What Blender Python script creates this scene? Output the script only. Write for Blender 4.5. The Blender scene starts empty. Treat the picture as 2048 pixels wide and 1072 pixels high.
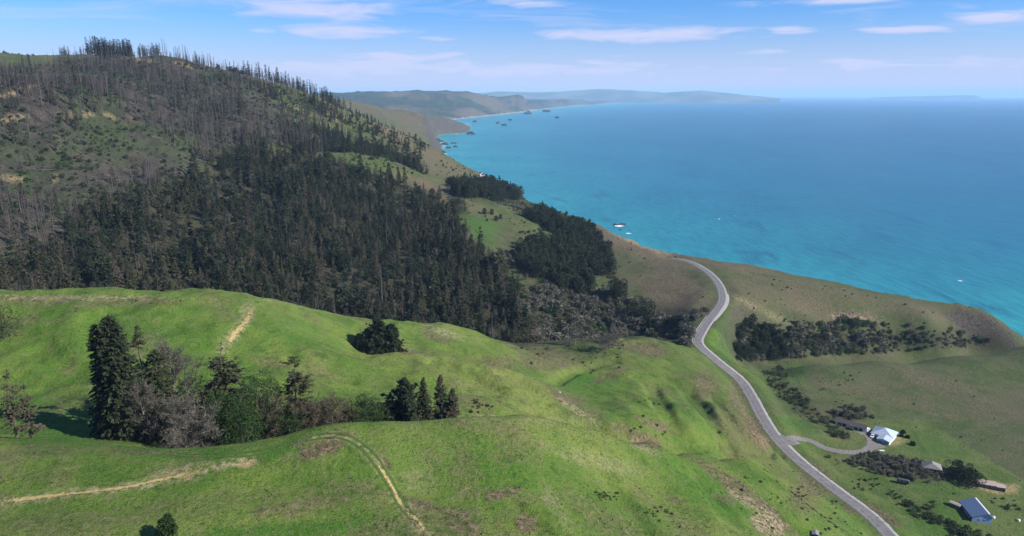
import bpy, math, random
import numpy as np
from mathutils import Vector, Matrix

R = math.radians
rng = np.random.default_rng(7)
random.seed(7)
scene = bpy.context.scene
col = scene.collection

# ------------------------------------------------------------------ camera, sky, sun, exposure
W0, H0, F0 = 2048.0, 1072.0, 1450.0          # photograph size and focal length in pixels
CZ = 260.0                                    # camera height above the sea, metres
PITCH = math.atan((536.0 - 188.5) / F0)
cam_d = bpy.data.cameras.new('camera')
cam_d.sensor_width = 36.0
cam_d.lens = 36.0 * F0 / W0
cam_d.clip_start = 1.0
cam_d.clip_end = 200000.0
cam = bpy.data.objects.new('camera', cam_d)
col.objects.link(cam)
cam.location = (0, 0, CZ)
cam.rotation_euler = (math.pi / 2 - PITCH, 0, 0)
scene.camera = cam

SUN_EL, SUN_AZ = R(33), R(109)                 # azimuth measured from the view direction (+Y) towards +X
sun_dir = Vector((math.sin(SUN_AZ) * math.cos(SUN_EL), math.cos(SUN_AZ) * math.cos(SUN_EL), math.sin(SUN_EL)))
sd = bpy.data.lights.new('sun', 'SUN')
sd.energy = 5.0
sd.angle = R(0.5)
sd.color = (1.0, 0.95, 0.87)
so = bpy.data.objects.new('sun', sd)
col.objects.link(so)
so.rotation_euler = sun_dir.to_track_quat('Z', 'Y').to_euler()
so.location = (300, 100, 600)

scene.view_settings.view_transform = 'Standard'
scene.view_settings.look = 'None'
scene.view_settings.gamma = 1.0
scene.view_settings.use_curve_mapping = False
scene.view_settings.exposure = 0.80
scene.cycles.use_denoising = True
scene.cycles.volume_bounces = 2
scene.cycles.max_bounces = 6
scene.cycles.diffuse_bounces = 2
scene.cycles.glossy_bounces = 2
scene.cycles.transparent_max_bounces = 8


class G:
    """small helper for node graphs"""
    def __init__(self, tree):
        self.t = tree
        tree.nodes.clear()

    def n(self, typ, ins=None, **props):
        nd = self.t.nodes.new(typ)
        for k, v in props.items():
            setattr(nd, k, v)
        for k, v in (ins or {}).items():
            s = nd.inputs[k]
            if isinstance(v, bpy.types.NodeSocket):
                self.t.links.new(v, s)
            else:
                s.default_value = v
        return nd

    def math(self, op, a, b=0.0, c=None, clamp=False):
        d = {0: a, 1: b}
        if c is not None:
            d[2] = c
        return self.n('ShaderNodeMath', d, operation=op, use_clamp=clamp).outputs[0]

    def mix(self, f, a, b, blend='MIX'):
        nd = self.n('ShaderNodeMix', None, data_type='RGBA', blend_type=blend)
        for s, v in ((nd.inputs[0], f), (nd.inputs[6], a), (nd.inputs[7], b)):
            if isinstance(v, bpy.types.NodeSocket):
                self.t.links.new(v, s)
            elif isinstance(v, tuple):
                s.default_value = v + (1,) if len(v) == 3 else v
            else:
                s.default_value = v
        return nd.outputs[2]

    def noise(self, vec, scale, detail=4, rough=0.55, dist=0.0):
        return self.n('ShaderNodeTexNoise', {'Vector': vec, 'Scale': scale, 'Detail': detail,
                                             'Roughness': rough, 'Distortion': dist}).outputs[0]

    def ramp(self, v, lo, hi, a=0.0, b=1.0):
        return self.n('ShaderNodeMapRange', {0: v, 1: lo, 2: hi, 3: a, 4: b}, clamp=True,
                      interpolation_type='SMOOTHSTEP').outputs[0]


world = bpy.data.worlds.new('World')
scene.world = world
world.use_nodes = True
g = G(world.node_tree)
sky = g.n('ShaderNodeTexSky', sky_type='NISHITA', sun_disc=False)
sky.sun_elevation = SUN_EL
sky.sun_rotation = SUN_AZ
sky.altitude = 100
sky.air_density = 1.0
sky.dust_density = 0.6
sky.ozone_density = 2.5
tc = g.n('ShaderNodeTexCoord').outputs['Generated']
sep = g.n('ShaderNodeSeparateXYZ', {0: tc})
el = g.math('MAXIMUM', sep.outputs[2], 0.004)
# cirrus layer: a plane high above, seen in perspective
den = g.math('ADD', el, 0.05)
cx = g.math('DIVIDE', sep.outputs[0], den)
cy = g.math('DIVIDE', sep.outputs[1], den)
pv = g.n('ShaderNodeCombineXYZ', {0: cx, 1: cy, 2: 0.0}).outputs[0]
mp = g.n('ShaderNodeMapping', {0: pv, 1: (1.15, 0.35, 0), 2: (0, 0, R(10)), 3: (0.75, 1.05, 1)}).outputs[0]
n1 = g.noise(mp, 1.0, 9, 0.58, 0.8)
mp2 = g.n('ShaderNodeMapping', {0: pv, 1: (4.3, 2.1, 0), 2: (0, 0, R(8)), 3: (0.36, 0.5, 1)}).outputs[0]
n2 = g.noise(mp2, 1.0, 4, 0.5, 0.4)
cl = g.math('MULTIPLY', g.ramp(n1, 0.46, 0.64), g.ramp(n2, 0.42, 0.56))
# a low milky veil near the horizon, same everywhere round
veil = g.ramp(sep.outputs[2], -0.015, 0.115, 0.97, 0.0)
# cirrus patches as they stood that day: azimuth, elevation, half widths (radians), strength
azs = g.math('ARCTAN2', sep.outputs[0], sep.outputs[1])
els = g.math('ARCSINE', sep.outputs[2])
CLOUDS = [(620, 18, 150, 24, 1), (690, 66, 120, 15, 1), (520, 62, 45, 7, .8), (870, 77, 45, 6, .8), (1280, 70, 210, 15, 1.15), (1580, 60, 45, 8, 1), (1810, 60, 70, 9, 1), (2010, 35, 70, 13, 1.1),
          (1690, 0, 130, 7, 1.1), (1510, 105, 85, 7, .9), (1260, 112, 60, 6, .8), (800, 113, 200, 11, 1.0), (700, 136, 330, 24, 1.15), (1050, 142, 430, 22, 1.1), (1750, 130, 330, 20, 1.0), (1050, 4, 90, 9, .8),
          (1900, 90, 150, 5, .5), (1150, 95, 60, 4, .5), (300, 60, 150, 6, .35), (100, 30, 120, 8, .3)]
blob = None
for (cu, cv, cw, chh, cs) in CLOUDS:
    ca, cb = (cu - W0 / 2) / F0, -(cv - H0 / 2) / F0
    dx_, dy_, dz_ = ca, math.cos(PITCH) + cb * math.sin(PITCH), -math.sin(PITCH) + cb * math.cos(PITCH)
    hh_ = math.hypot(dx_, dy_)
    ta = g.math('MULTIPLY', g.math('SUBTRACT', azs, math.atan2(dx_, dy_)), F0 / cw * 0.9)
    te = g.math('MULTIPLY', g.math('SUBTRACT', els, math.atan2(dz_, hh_)), F0 / chh * 0.9)
    e_ = g.math('MULTIPLY', g.math('ADD', g.math('MULTIPLY', ta, ta), g.math('MULTIPLY', te, te)), -1.0)
    e_ = g.math('MULTIPLY', g.math('EXPONENT', e_), cs)
    blob = e_ if blob is None else g.math('MAXIMUM', blob, e_)
dv_ = g.n('ShaderNodeCombineXYZ', {0: g.math('MULTIPLY', azs, 5.0), 1: g.math('MULTIPLY', els, 34.0), 2: 0.0}).outputs[0]
wis = g.noise(dv_, 2.2, 8, 0.62, 0.8)
cirr = g.ramp(g.math('ADD', g.math('MULTIPLY', blob, 0.75), g.math('MULTIPLY', g.math('SUBTRACT', wis, 0.5), 1.5)), 0.12, 0.85)
cirr = g.math('MULTIPLY', cirr, g.ramp(blob, 0.02, 0.3))
cl = g.math('MAXIMUM', g.math('MULTIPLY', cirr, 0.95), g.math('MULTIPLY', cl, 0.35))
cl = g.math('MAXIMUM', cl, veil)
skyc = g.mix(1.0, sky.outputs[0], (0.47, 0.92, 1.66), 'MULTIPLY')
mixed = g.mix(cl, skyc, (6.4, 6.7, 9.2))
bg = g.n('ShaderNodeBackground', {0: mixed, 1: 0.060})
out = g.n('ShaderNodeOutputWorld', {0: bg.outputs[0]})


# ------------------------------------------------------------------ pixels <-> world
CP, SP = math.cos(PITCH), math.sin(PITCH)


def ray(u, v):
    a = (np.asarray(u, float) - W0 / 2) / F0
    b = -(np.asarray(v, float) - H0 / 2) / F0
    return a, CP + b * SP, -SP + b * CP


def at_r(u, v, r):                      # point on a pixel's ray at a horizontal distance
    x, y, z = ray(u, v)
    h = np.hypot(x, y)
    return x / h * r, y / h * r, CZ + z / h * r


def at_z(u, v, zz):                     # point on a pixel's ray at a height
    x, y, z = ray(u, v)
    t = (zz - CZ) / z
    return x * t, y * t, np.zeros_like(x * t) + zz


def project(x, y, z):
    dx, dy, dz = x, y, z - CZ
    fw = dy * CP - dz * SP
    up = dy * SP + dz * CP
    fw = np.maximum(fw, 1e-3)
    return W0 / 2 + F0 * dx / fw, H0 / 2 - F0 * up / fw


# ------------------------------------------------------------------ noise
_perm = np.random.default_rng(3).permutation(512)
_perm = np.concatenate([_perm, _perm])
_ang = np.random.default_rng(4).random(512) * 2 * np.pi
_gx, _gy = np.cos(_ang), np.sin(_ang)


def perlin(x, y):
    xi = np.floor(x).astype(np.int64)
    yi = np.floor(y).astype(np.int64)
    xf, yf = x - xi, y - yi
    u_ = xf * xf * xf * (xf * (xf * 6 - 15) + 10)
    v_ = yf * yf * yf * (yf * (yf * 6 - 15) + 10)

    def gr(ix, iy, dx, dy):
        h = _perm[(_perm[ix & 511] + iy) & 511]
        return _gx[h] * dx + _gy[h] * dy
    a = gr(xi, yi, xf, yf)
    b = gr(xi + 1, yi, xf - 1, yf)
    c = gr(xi, yi + 1, xf, yf - 1)
    d = gr(xi + 1, yi + 1, xf - 1, yf - 1)
    return (a + u_ * (b - a)) * (1 - v_) + (c + u_ * (d - c)) * v_


def fbm(x, y, wl, octs=4, gain=0.5, ridged=False):
    s = 0.0
    amp = 1.0
    for o in range(octs):
        p = perlin(x / wl + 17.3 * o, y / wl - 9.1 * o)
        if ridged:
            p = 1 - 2.4 * np.abs(p)
        s = s + amp * p
        amp *= gain
        wl *= 0.5
    return s


def sstep(a, b, x):
    t = np.clip((x - a) / (b - a), 0, 1)
    return t * t * (3 - 2 * t)


# ------------------------------------------------------------------ terrain: control points
CTL = []


def cr(*pts):
    for (u, v, r) in pts:
        CTL.append([float(q) for q in at_r(u, v, r)])


def cz(*pts):
    for (u, v, z) in pts:
        CTL.append([float(q) for q in at_z(u, v, z)])


def ch(*pts):                           # hidden ground: column, horizontal distance, height
    for (u, r, z) in pts:
        x, y, _ = at_r(u, 600, r)
        CTL.append([float(x), float(y), float(z)])


# foreground knoll
cr((-300, 880, 240), (-100, 882, 225), (0, 885, 215), (100, 890, 208), (200, 893, 203), (300, 899, 198), (370, 899, 195),
   (450, 892, 193), (520, 880, 192), (600, 860, 192), (650, 852, 193), (720, 848, 195), (800, 849, 198), (900, 838, 202),
   (960, 832, 205), (1030, 826, 210), (1080, 830, 214), (1140, 848, 222), (1200, 862, 235), (1300, 890, 258), (1400, 908, 284),
   (1500, 930, 322))
cr((-250, 1072, 178), (0, 1072, 162), (300, 1072, 152), (600, 1072, 146), (900, 1072, 148), (1100, 1072, 155), (1300, 1072, 175),
   (1500, 1072, 215), (1640, 1072, 265), (1700, 1072, 312))
cr((0, 980, 186), (300, 970, 174), (600, 960, 168), (850, 960, 170), (1050, 950, 178), (1200, 950, 200), (1300, 980, 215),
   (1400, 950, 255), (1500, 1000, 262), (1600, 1000, 320))
ch((-300, 90, 190), (400, 90, 172), (1100, 90, 172), (1700, 120, 140), (2400, 200, 70), (1900, 230, 62))
# gully behind the knoll
cr((-300, 868, 270), (0, 872, 243), (100, 876, 238), (200, 880, 232), (300, 889, 224))
ch((400, 224, 143), (500, 224, 142), (600, 224, 141), (750, 226, 138), (900, 234, 139), (1020, 246, 134), (1200, 262, 116), (1300, 292, 96), (1400, 330, 81), (1500, 368, 65))
cr((400, 880, 240), (500, 868, 242), (600, 846, 243), (720, 838, 246), (820, 832, 250), (900, 824, 255), (1000, 818, 266))
# green hill with the grove below it
cr((0, 800, 300), (0, 700, 340), (-250, 583, 420), (0, 583, 390), (60, 584, 385), (150, 584, 378), (300, 588, 365), (420, 593, 360),
   (500, 607, 358), (560, 612, 360), (620, 625, 362), (680, 645, 365), (720, 655, 368), (745, 662, 372),
   (300, 700, 312), (300, 800, 275), (150, 700, 322), (150, 800, 285), (500, 700, 310), (500, 790, 272), (680, 740, 300), (680, 800, 275),
   (757, 706, 345), (800, 709, 337), (720, 712, 330), (900, 726, 335), (1000, 747, 335), (1080, 785, 325), (820, 790, 290), (950, 800, 295),
   (1040, 815, 298))
# spur towards the road
cr((800, 645, 420), (860, 645, 425), (930, 660, 430), (1000, 682, 435), (1030, 692, 440), (900, 700, 385), (1000, 715, 390),
   (1080, 700, 460), (1060, 740, 400), (1150, 678, 500), (1210, 682, 505), (1280, 678, 515), (1340, 688, 520), (1378, 700, 520),
   (1280, 740, 440), (1280, 800, 385), (1280, 850, 330), (1180, 740, 430), (1150, 800, 350), (1400, 800, 425), (1400, 850, 370),
   (1480, 850, 395), (1450, 780, 455), (1380, 740, 470))
# road line
ROAD = [(1800, 1092, 48), (1780, 1072, 48), (1740, 1030, 48), (1680, 985, 49), (1610, 930, 51), (1570, 895, 53), (1535, 850, 55),
        (1510, 805, 57), (1490, 770, 59), (1460, 740, 62), (1425, 714, 66), (1398, 690, 69), (1405, 660, 70.5), (1430, 625, 71.5),
        (1445, 600, 72), (1440, 572, 72), (1420, 547, 71), (1395, 530, 69)]
cz(*ROAD)
# terrace
cz((1600, 860, 50), (1770, 870, 44), (1900, 940, 43), (1950, 1030, 43), (1850, 1060, 45), (2048, 1072, 40), (2048, 900, 38), (2048, 760, 34),
   (1900, 760, 37), (1750, 760, 40), (1600, 760, 46), (1550, 800, 51), (2045, 703, 30), (1900, 712, 33), (1750, 722, 36), (1620, 728, 41),
   (1530, 745, 50), (2300, 1000, 36), (2300, 800, 30), (2700, 1072, 32), (1700, 900, 46))
ch((2040, 800, 2), (1900, 762, 8), (1750, 702, 14), (1620, 658, 22), (1530, 622, 32), (1480, 592, 42))
# headland beyond the gulch
cz((1510, 690, 36), (1650, 686, 26), (1800, 688, 17), (1950, 686, 9), (1600, 640, 47), (1750, 650, 34), (1900, 664, 24), (1500, 620, 62),
   (1550, 580, 62), (1700, 610, 48), (1850, 640, 38))
EDGE = [(2040, 678, 10), (2010, 654, 27), (1950, 636, 34), (1850, 612, 42), (1750, 590, 48), (1650, 563, 54), (1560, 546, 60), (1480, 530, 64),
        (1400, 520, 64), (1290, 490, 64), (1200, 450, 68), (1100, 415, 72), (1030, 376, 76), (1000, 362, 76), (960, 349, 80),
        (930, 330, 85), (905, 312, 70), (890, 300, 55)]
cz(*EDGE)
# canyon floor
ch((-300, 580, 150), (0, 545, 122), (200, 530, 110), (400, 520, 98), (600, 520, 86), (800, 540, 74), (950, 560, 64), (1100, 590, 54),
   (1220, 605, 47), (1320, 595, 46), (1390, 585, 48))
# forest slopes
cr((0, 565, 600), (100, 480, 720), (100, 400, 830), (100, 300, 960), (70, 195, 1080), (70, 176, 1120), (0, 196, 1090), (-250, 205, 1100),
   (180, 189, 1130), (280, 222, 1110), (360, 266, 1060), (430, 312, 1010), (300, 500, 700), (300, 400, 860), (300, 300, 1000),
   (500, 560, 640), (500, 460, 790), (500, 360, 950), (520, 285, 1110), (580, 299, 1100), (640, 316, 1085), (700, 320, 1075), (760, 330, 1060),
   (820, 352, 1045), (870, 373, 1030), (940, 392, 1010), (1000, 414, 990), (1050, 434, 970), (1100, 468, 930),
   (650, 610, 600), (650, 510, 740), (650, 410, 920), (800, 610, 610), (800, 510, 760), (800, 420, 950), (950, 610, 620), (950, 510, 770),
   (950, 450, 880), (1050, 565, 700), (1050, 625, 640), (1150, 510, 880), (1200, 565, 760), (1200, 625, 660), (1300, 500, 930),
   (1300, 560, 780), (1350, 600, 690), (1300, 645, 640))
ch((0, 1230, 240), (150, 1260, 232), (300, 1230, 205), (420, 1180, 178), (560, 1250, 185), (650, 1260, 165), (750, 1250, 145),
   (850, 1230, 118), (930, 1200, 98), (1000, 1150, 84), (-300, 700, 165), (-300, 1000, 215))
cr((60, 152, 1500), (150, 152, 1480), (250, 162, 1450), (350, 182, 1420), (300, 202, 1350), (420, 222, 1330), (500, 232, 1300),
   (700, 282, 1400), (800, 302, 1400), (880, 322, 1450))
cr((-300, 124, 1900), (0, 122, 1900), (100, 122, 1800), (200, 119, 1680), (300, 121, 1650), (380, 131, 1640), (450, 150, 1620), (520, 166, 1600),
   (580, 181, 1580), (640, 200, 1560), (700, 225, 1550), (760, 250, 1550), (820, 275, 1570), (860, 293, 1590))
ch((0, 2300, 250), (200, 2100, 250), (400, 2000, 220), (600, 1950, 170), (760, 1950, 120), (860, 2050, 75), (-300, 2400, 260))
# far coast
cr((690, 203, 3500), (760, 216, 3700), (820, 230, 4300), (880, 239, 4900), (930, 241, 5300), (780, 240, 3000), (840, 260, 3200), (870, 280, 2900))
ch((700, 5500, 100), (800, 6000, 60), (860, 6400, 40), (-300, 3500, 220), (300, 3500, 220), (300, 5000, 160), (-300, 9000, 200), (300, 9000, 260))
cr((640, 195.0, 9500), (680, 194.0, 9500), (760, 192.0, 9700), (800, 194.0, 9800), (880, 191.0, 10000), (940, 195.0, 10500), (1000, 199.0, 11000),
   (1060, 193.0, 12000), (1100, 195.0, 13000), (1160, 195.0, 15000), (1210, 200.0, 18000), (1260, 203.0, 21000),
   (700, 214, 8300), (800, 214, 8600), (900, 218, 9000), (960, 214, 10000), (1040, 206, 11800), (1100, 203, 13300), (1000, 222, 10300))
cz((890, 236, 10), (940, 234, 12), (990, 229, 18), (1050, 222, 22), (1110, 214.5, 22), (1160, 209.5, 18), (1220, 205.5, 14))
ch((700, 13000, 150), (900, 14500, 150), (1100, 18000, 90), (1250, 25000, 60), (500, 20000, 200), (-300, 20000, 250))

# densify nothing else; radial basis interpolation in (azimuth, log distance)
CTL = np.array(CTL)
ORG_Y = -250.0


def warp(x, y):
    return np.arctan2(x, y), np.log(np.maximum(np.hypot(x, y), 30.0))


cA, cL = warp(CTL[:, 0], CTL[:, 1])
RC2 = 0.035 ** 2


def phi(d2):
    return np.sqrt(d2 + RC2)


N = len(CTL)
A_ = phi((cA[:, None] - cA[None]) ** 2 + (cL[:, None] - cL[None]) ** 2)
A_ -= np.eye(N) * 0.001
Pm = np.stack([np.ones(N), cA, cL], 1)
M_ = np.block([[A_, Pm], [Pm.T, np.zeros((3, 3))]])
sol = np.linalg.solve(M_, np.concatenate([CTL[:, 2], np.zeros(3)]))
wts, pol = sol[:N], sol[N:]


def base_height(x, y):
    a, l = warp(x, y)
    out = np.empty(len(a))
    for s in range(0, len(a), 40000):
        aa, ll = a[s:s + 40000].astype(np.float32), l[s:s + 40000].astype(np.float32)
        d2 = (aa[:, None] - cA[None].astype(np.float32)) ** 2 + (ll[:, None] - cL[None].astype(np.float32)) ** 2
        out[s:s + 40000] = phi(d2) @ wts.astype(np.float32)
    return out + pol[0] + pol[1] * a + pol[2] * l


# ------------------------------------------------------------------ coastline (land on the left when walking away)
COAST = []
for (u, v) in [(2900, 1072), (2600, 900), (2350, 790), (2150, 722), (2075, 697)]:
    x, y, _ = at_z(u, v, 0.0)
    COAST.append((float(x), float(y)))
for i, (u, v, z) in enumerate(EDGE):
    x, y, _ = at_z(u, v, z)
    r = math.hypot(x, y)
    k = (r + (24 if i < 1 else 38 + 0.012 * r)) / r
    COAST.append((float(x) * k, float(y) * k))
for (u, v) in [(880, 287), (871, 274), (876, 269), (905, 266.5), (936, 264.5), (941, 254), (925, 246), (893, 240.5), (925, 237.5), (975, 232.5),
               (1030, 226), (1100, 216.5), (1150, 211.5), (1210, 207.5), (1270, 204.5), (1330, 202.5), (1360, 201.5)]:
    x, y, _ = at_z(u, v, 0.0)
    COAST.append((float(x), float(y)))
COAST = np.array(COAST)
poly = np.concatenate([COAST, [[COAST[-1][0], 45000], [-60000, 45000], [-60000, -2000], [COAST[0][0], -2000]]])


def coast_dist(x, y):
    """signed distance to the shore, positive on land"""
    d = np.full(x.shape, 1e12)
    for (ax, ay), (bx, by) in zip(COAST[:-1], COAST[1:]):
        ex, ey = bx - ax, by - ay
        t = np.clip(((x - ax) * ex + (y - ay) * ey) / (ex * ex + ey * ey), 0, 1)
        d = np.minimum(d, (x - ax - t * ex) ** 2 + (y - ay - t * ey) ** 2)
    d = np.sqrt(d)
    ins = np.zeros(x.shape, bool)
    for i in range(len(poly)):
        x1, y1 = poly[i]
        x2, y2 = poly[(i + 1) % len(poly)]
        c = ((y1 > y) != (y2 > y))
        with np.errstate(divide='ignore', invalid='ignore'):
            ins ^= c & (x < (x2 - x1) * (y - y1) / (y2 - y1 + 1e-12) + x1)
    return np.where(ins, d, -d)


# ------------------------------------------------------------------ polyline helpers
def pl_dist(x, y, pts):
    """distance to a polyline and the parameter along it (0..1)"""
    pts = np.asarray(pts, float)
    d = np.full(x.shape, 1e12)
    tt = np.zeros(x.shape)
    n = len(pts) - 1
    for i in range(n):
        ax, ay = pts[i][:2]
        ex, ey = pts[i + 1][0] - ax, pts[i + 1][1] - ay
        t = np.clip(((x - ax) * ex + (y - ay) * ey) / (ex * ex + ey * ey + 1e-9), 0, 1)
        q = (x - ax - t * ex) ** 2 + (y - ay - t * ey) ** 2
        m = q < d
        d = np.where(m, q, d)
        tt = np.where(m, (i + t) / n, tt)
    return np.sqrt(d), tt


def smooth_line(pts, step):
    """Catmull-Rom through points, resampled"""
    P = np.asarray(pts, float)
    P = np.concatenate([[2 * P[0] - P[1]], P, [2 * P[-1] - P[-2]]])
    out_ = []
    for i in range(1, len(P) - 2):
        p0, p1, p2, p3 = P[i - 1], P[i], P[i + 1], P[i + 2]
        n = max(2, int(np.linalg.norm(p2[:2] - p1[:2]) / step))
        for k in range(n):
            t = k / n
            out_.append(0.5 * ((2 * p1) + (-p0 + p2) * t + (2 * p0 - 5 * p1 + 4 * p2 - p3) * t * t + (-p0 + 3 * p1 - 3 * p2 + p3) * t ** 3))
    out_.append(P[-2])
    return np.array(out_)


road_pts = smooth_line([[float(q) for q in at_z(*p)] for p in ROAD], 4.0)
# keep going round the bend, out of sight behind the slope
ext = road_pts[-1] + np.array([[-4, 25, -1.5], [-9, 50, -4.5], [-15, 75, -9]])
road_pts = smooth_line(np.concatenate([road_pts[:-2:6], road_pts[-1:], ext]), 3.0)

# ------------------------------------------------------------------ terrain grid (polar sector, finer near by)
rr = list(np.arange(318.0, 720.0, 1.5))
while rr[-1] < 36000:
    rr.append(rr[-1] * 1.0058 if rr[-1] < 3000 else rr[-1] * 1.012)
GR = np.array(rr)
GA = np.linspace(R(-49), R(50), 820)
NA, NR = len(GA), len(GR)
ga, gr_ = np.meshgrid(GA, GR, indexing='ij')
GX = np.sin(ga) * gr_
GY = np.cos(ga) * gr_ + ORG_Y
gx, gy = GX.ravel(), GY.ravel()
rc = np.hypot(gx, gy)
gz = base_height(gx, gy)
cd = coast_dist(gx, gy)

# relief
pu, pvv = project(gx, gy, gz)
mount = sstep(520, 700, rc) * (1 - sstep(200, 320, gx * 1.0 + 0.35 * rc)) * (1 - sstep(2200, 3500, rc))
far = sstep(2200, 4000, rc)
scar = sstep(700, 850, rc) * (1 - sstep(1380, 1560, rc)) * sstep(560, 420, pu)
rel = fbm(gx, gy, 60, 4, 0.5) * 1.9
rel += fbm(gx, gy, 14, 3, 0.5) * 0.28
rel += mount * ((fbm(gx, gy, 210, 5, 0.5, True) - 0.55) * 9.0)
rel += scar * (fbm(gx + 130, gy, 150, 4, 0.5, True) - 0.7) * 8.0
rel += far * (fbm(gx, gy, 1500, 6, 0.55, True) - 1.25) * 45 * sstep(3000, 9000, rc)
rel += far * (fbm(gx + 500, gy, 380, 4, 0.55, True) - 0.9) * 14
spur = sstep(380, 470, rc) * (1 - mount) * (1 - sstep(1500, 2200, rc))
rel += spur * fbm(gx, gy, 45, 4, 0.5) * 1.2
# shallow erosion folds on the grass spur and the knoll's seaward side
fold = sstep(1080, 1260, pu) * (1 - sstep(1480, 1560, pu)) * sstep(230, 300, rc) * (1 - sstep(520, 560, rc))
rel += fold * (fbm((gx * 0.8 - gy * 0.6) / 2.6, gx * 0.6 + gy * 0.8, 24, 3, 0.45, True) - 0.5) * 2.3
hillside = sstep(235, 270, rc) * (1 - sstep(420, 470, rc)) * (1 - sstep(1000, 1200, pu))
rel += hillside * (fbm(gx, gy, 38, 4, 0.5, True) - 0.5) * 1.9
terr = sstep(1480, 1600, pu) * (1 - sstep(800, 1000, rc))
rel *= (1 - 0.75 * terr)
gz = gz + rel
gz = np.maximum(gz, 2.5)
# road bench
dr, tr = pl_dist(gx, gy, road_pts)
rz = np.interp(tr, np.linspace(0, 1, len(road_pts)), road_pts[:, 2])
gz = gz + (rz - 0.25 - gz) * (1 - sstep(6.0, 22.0, dr))
# gully cuts (dark eroded channels on the spur)
CUTS = [([(1105, 828), (1150, 842), (1200, 858), (1290, 872), (1400, 882), (1470, 892), (1540, 902)], 120, 6.0, 3.4),
        ([(1020, 803), (1040, 815), (1075, 822)], 130, 3.4, 2.6),
        ([(1065, 795), (1100, 815), (1130, 835)], 125, 3.0, 2.4),
        ([(1515, 893), (1535, 903), (1560, 910)], 70, 3.0, 2.2),
        ([(1365, 765), (1395, 805), (1425, 845), (1450, 878)], 240, 9.0, 3.6), ([(1300, 765), (1318, 805), (1345, 850), (1370, 872)], 240, 8.0, 2.8), ([(1430, 790), (1455, 830), (1475, 865)], 240, 6.0, 2.0),
        ([(1245, 716), (1190, 728), (1140, 745), (1100, 765)], 300, 6.0, 2.8), ([(985, 735), (1030, 755), (1075, 780), (1110, 806)], 240, 9.0, 3.4), ([(850, 715), (930, 745), (1010, 790)], 240, 8.0, 2.2),
        ([(870, 690), (950, 712), (1020, 735)], 340, 7.0, 2.4), ([(60, 690), (110, 722), (170, 745), (230, 770)], 220, 8.0, 2.4), ([(180, 625), (205, 665), (215, 710)], 220, 9.0, 2.2), ([(640, 640), (700, 672), (740, 700)], 240, 8.0, 2.4),
        ([(1170, 915), (1220, 965), (1265, 1030), (1290, 1068)], 110, 7.0, 2.2), ([(1020, 1000), (1060, 1028), (1090, 1060)], 110, 3.0, 1.3), ([(1330, 915), (1400, 965), (1450, 1020), (1480, 1066)], 110, 8.0, 2.4), ([(560, 715), (640, 735), (720, 760)], 220, 8.0, 1.8)]


class Grid:
    def __init__(self):
        self.Z = None

    def z(self, x, y):
        x = np.asarray(x, float)
        y = np.asarray(y, float)
        a = np.arctan2(x, y - ORG_Y)
        r = np.hypot(x, y - ORG_Y)
        fi = np.clip((a - GA[0]) / (GA[1] - GA[0]), 0, NA - 1.001)
        fj = np.clip(np.interp(r, GR, np.arange(NR)), 0, NR - 1.001)
        i, j = fi.astype(int), fj.astype(int)
        p, q = fi - i, fj - j
        Z = self.Z
        return (Z[i, j] * (1 - p) + Z[i + 1, j] * p) * (1 - q) + (Z[i, j + 1] * (1 - p) + Z[i + 1, j + 1] * p) * q


grid = Grid()


def hit(u, v, r0=100.0, r1=12000.0):
    """where a pixel's ray first meets the ground"""
    u = np.atleast_1d(np.asarray(u, float))
    v = np.atleast_1d(np.asarray(v, float))
    dx, dy, dz = ray(u, v)
    h = np.hypot(dx, dy)
    dx, dy, dz = dx / h, dy / h, dz / h
    rs = [r0]
    while rs[-1] < r1:
        rs.append(rs[-1] + max(1.5, 0.003 * rs[-1]))
    done = np.zeros(len(u), bool)
    ro = np.full(len(u), np.nan)
    prev = np.full(len(u), 1.0)
    pr = r0
    for r in rs:
        gap = CZ + dz * r - grid.z(dx * r, dy * r)
        m = (~done) & (gap <= 0)
        if m.any():
            t = prev[m] / np.maximum(prev[m] - gap[m], 1e-6)
            ro[m] = pr + np.clip(t, 0, 1) * (r - pr)
            done |= m
        prev = np.where(done, prev, gap)
        pr = r
        if done.all():
            break
    x, y = dx * ro, dy * ro
    return x, y, np.where(np.isnan(ro), np.nan, grid.z(np.nan_to_num(x), np.nan_to_num(y)))


grid.Z = gz.reshape(NA, NR)
for (px, rmin, wid, dep) in CUTS:
    hx, hy, hz = hit([p[0] for p in px], [p[1] for p in px], rmin)
    L = smooth_line(np.stack([hx, hy], 1), 3.0)
    d_, t_ = pl_dist(gx + fbm(gx, gy, 9, 2) * 1.5, gy + fbm(gx + 90, gy, 9, 2) * 1.5, L)
    gz = gz - dep * (1 - sstep(wid * 0.25, wid, d_)) * sstep(0, 0.1, t_) * (1 - sstep(0.93, 1.0, t_) * 0.5)
# cliffs and sea bed
cw = np.maximum(32, 0.028 * rc) * (1 + 0.5 * fbm(gx, gy, 70, 3))
land = sstep(0.0, 1.0, cd / np.maximum(cw, 8))
crag = (fbm(gx, gy, 26, 4, 0.6, True) - 0.5) * 15 * land * (1 - land) * 2
gz = np.where(cd > 0, gz * (0.05 + 0.95 * land) + crag, -0.08 * np.minimum(-cd, 200) - 0.5)
grid.Z = gz.reshape(NA, NR)
# ------------------------------------------------------------------ ground cover masks (where each kind of ground lies)
pu, pvv = project(gx, gy, gz)
slope = np.zeros(len(gz))
_Z = grid.Z
dzr = np.gradient(_Z, axis=1) / np.gradient(gr_, axis=1)
dza = np.gradient(_Z, axis=0) / (np.gradient(ga, axis=0) * gr_)
slope = np.hypot(dzr, dza).ravel()


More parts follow.
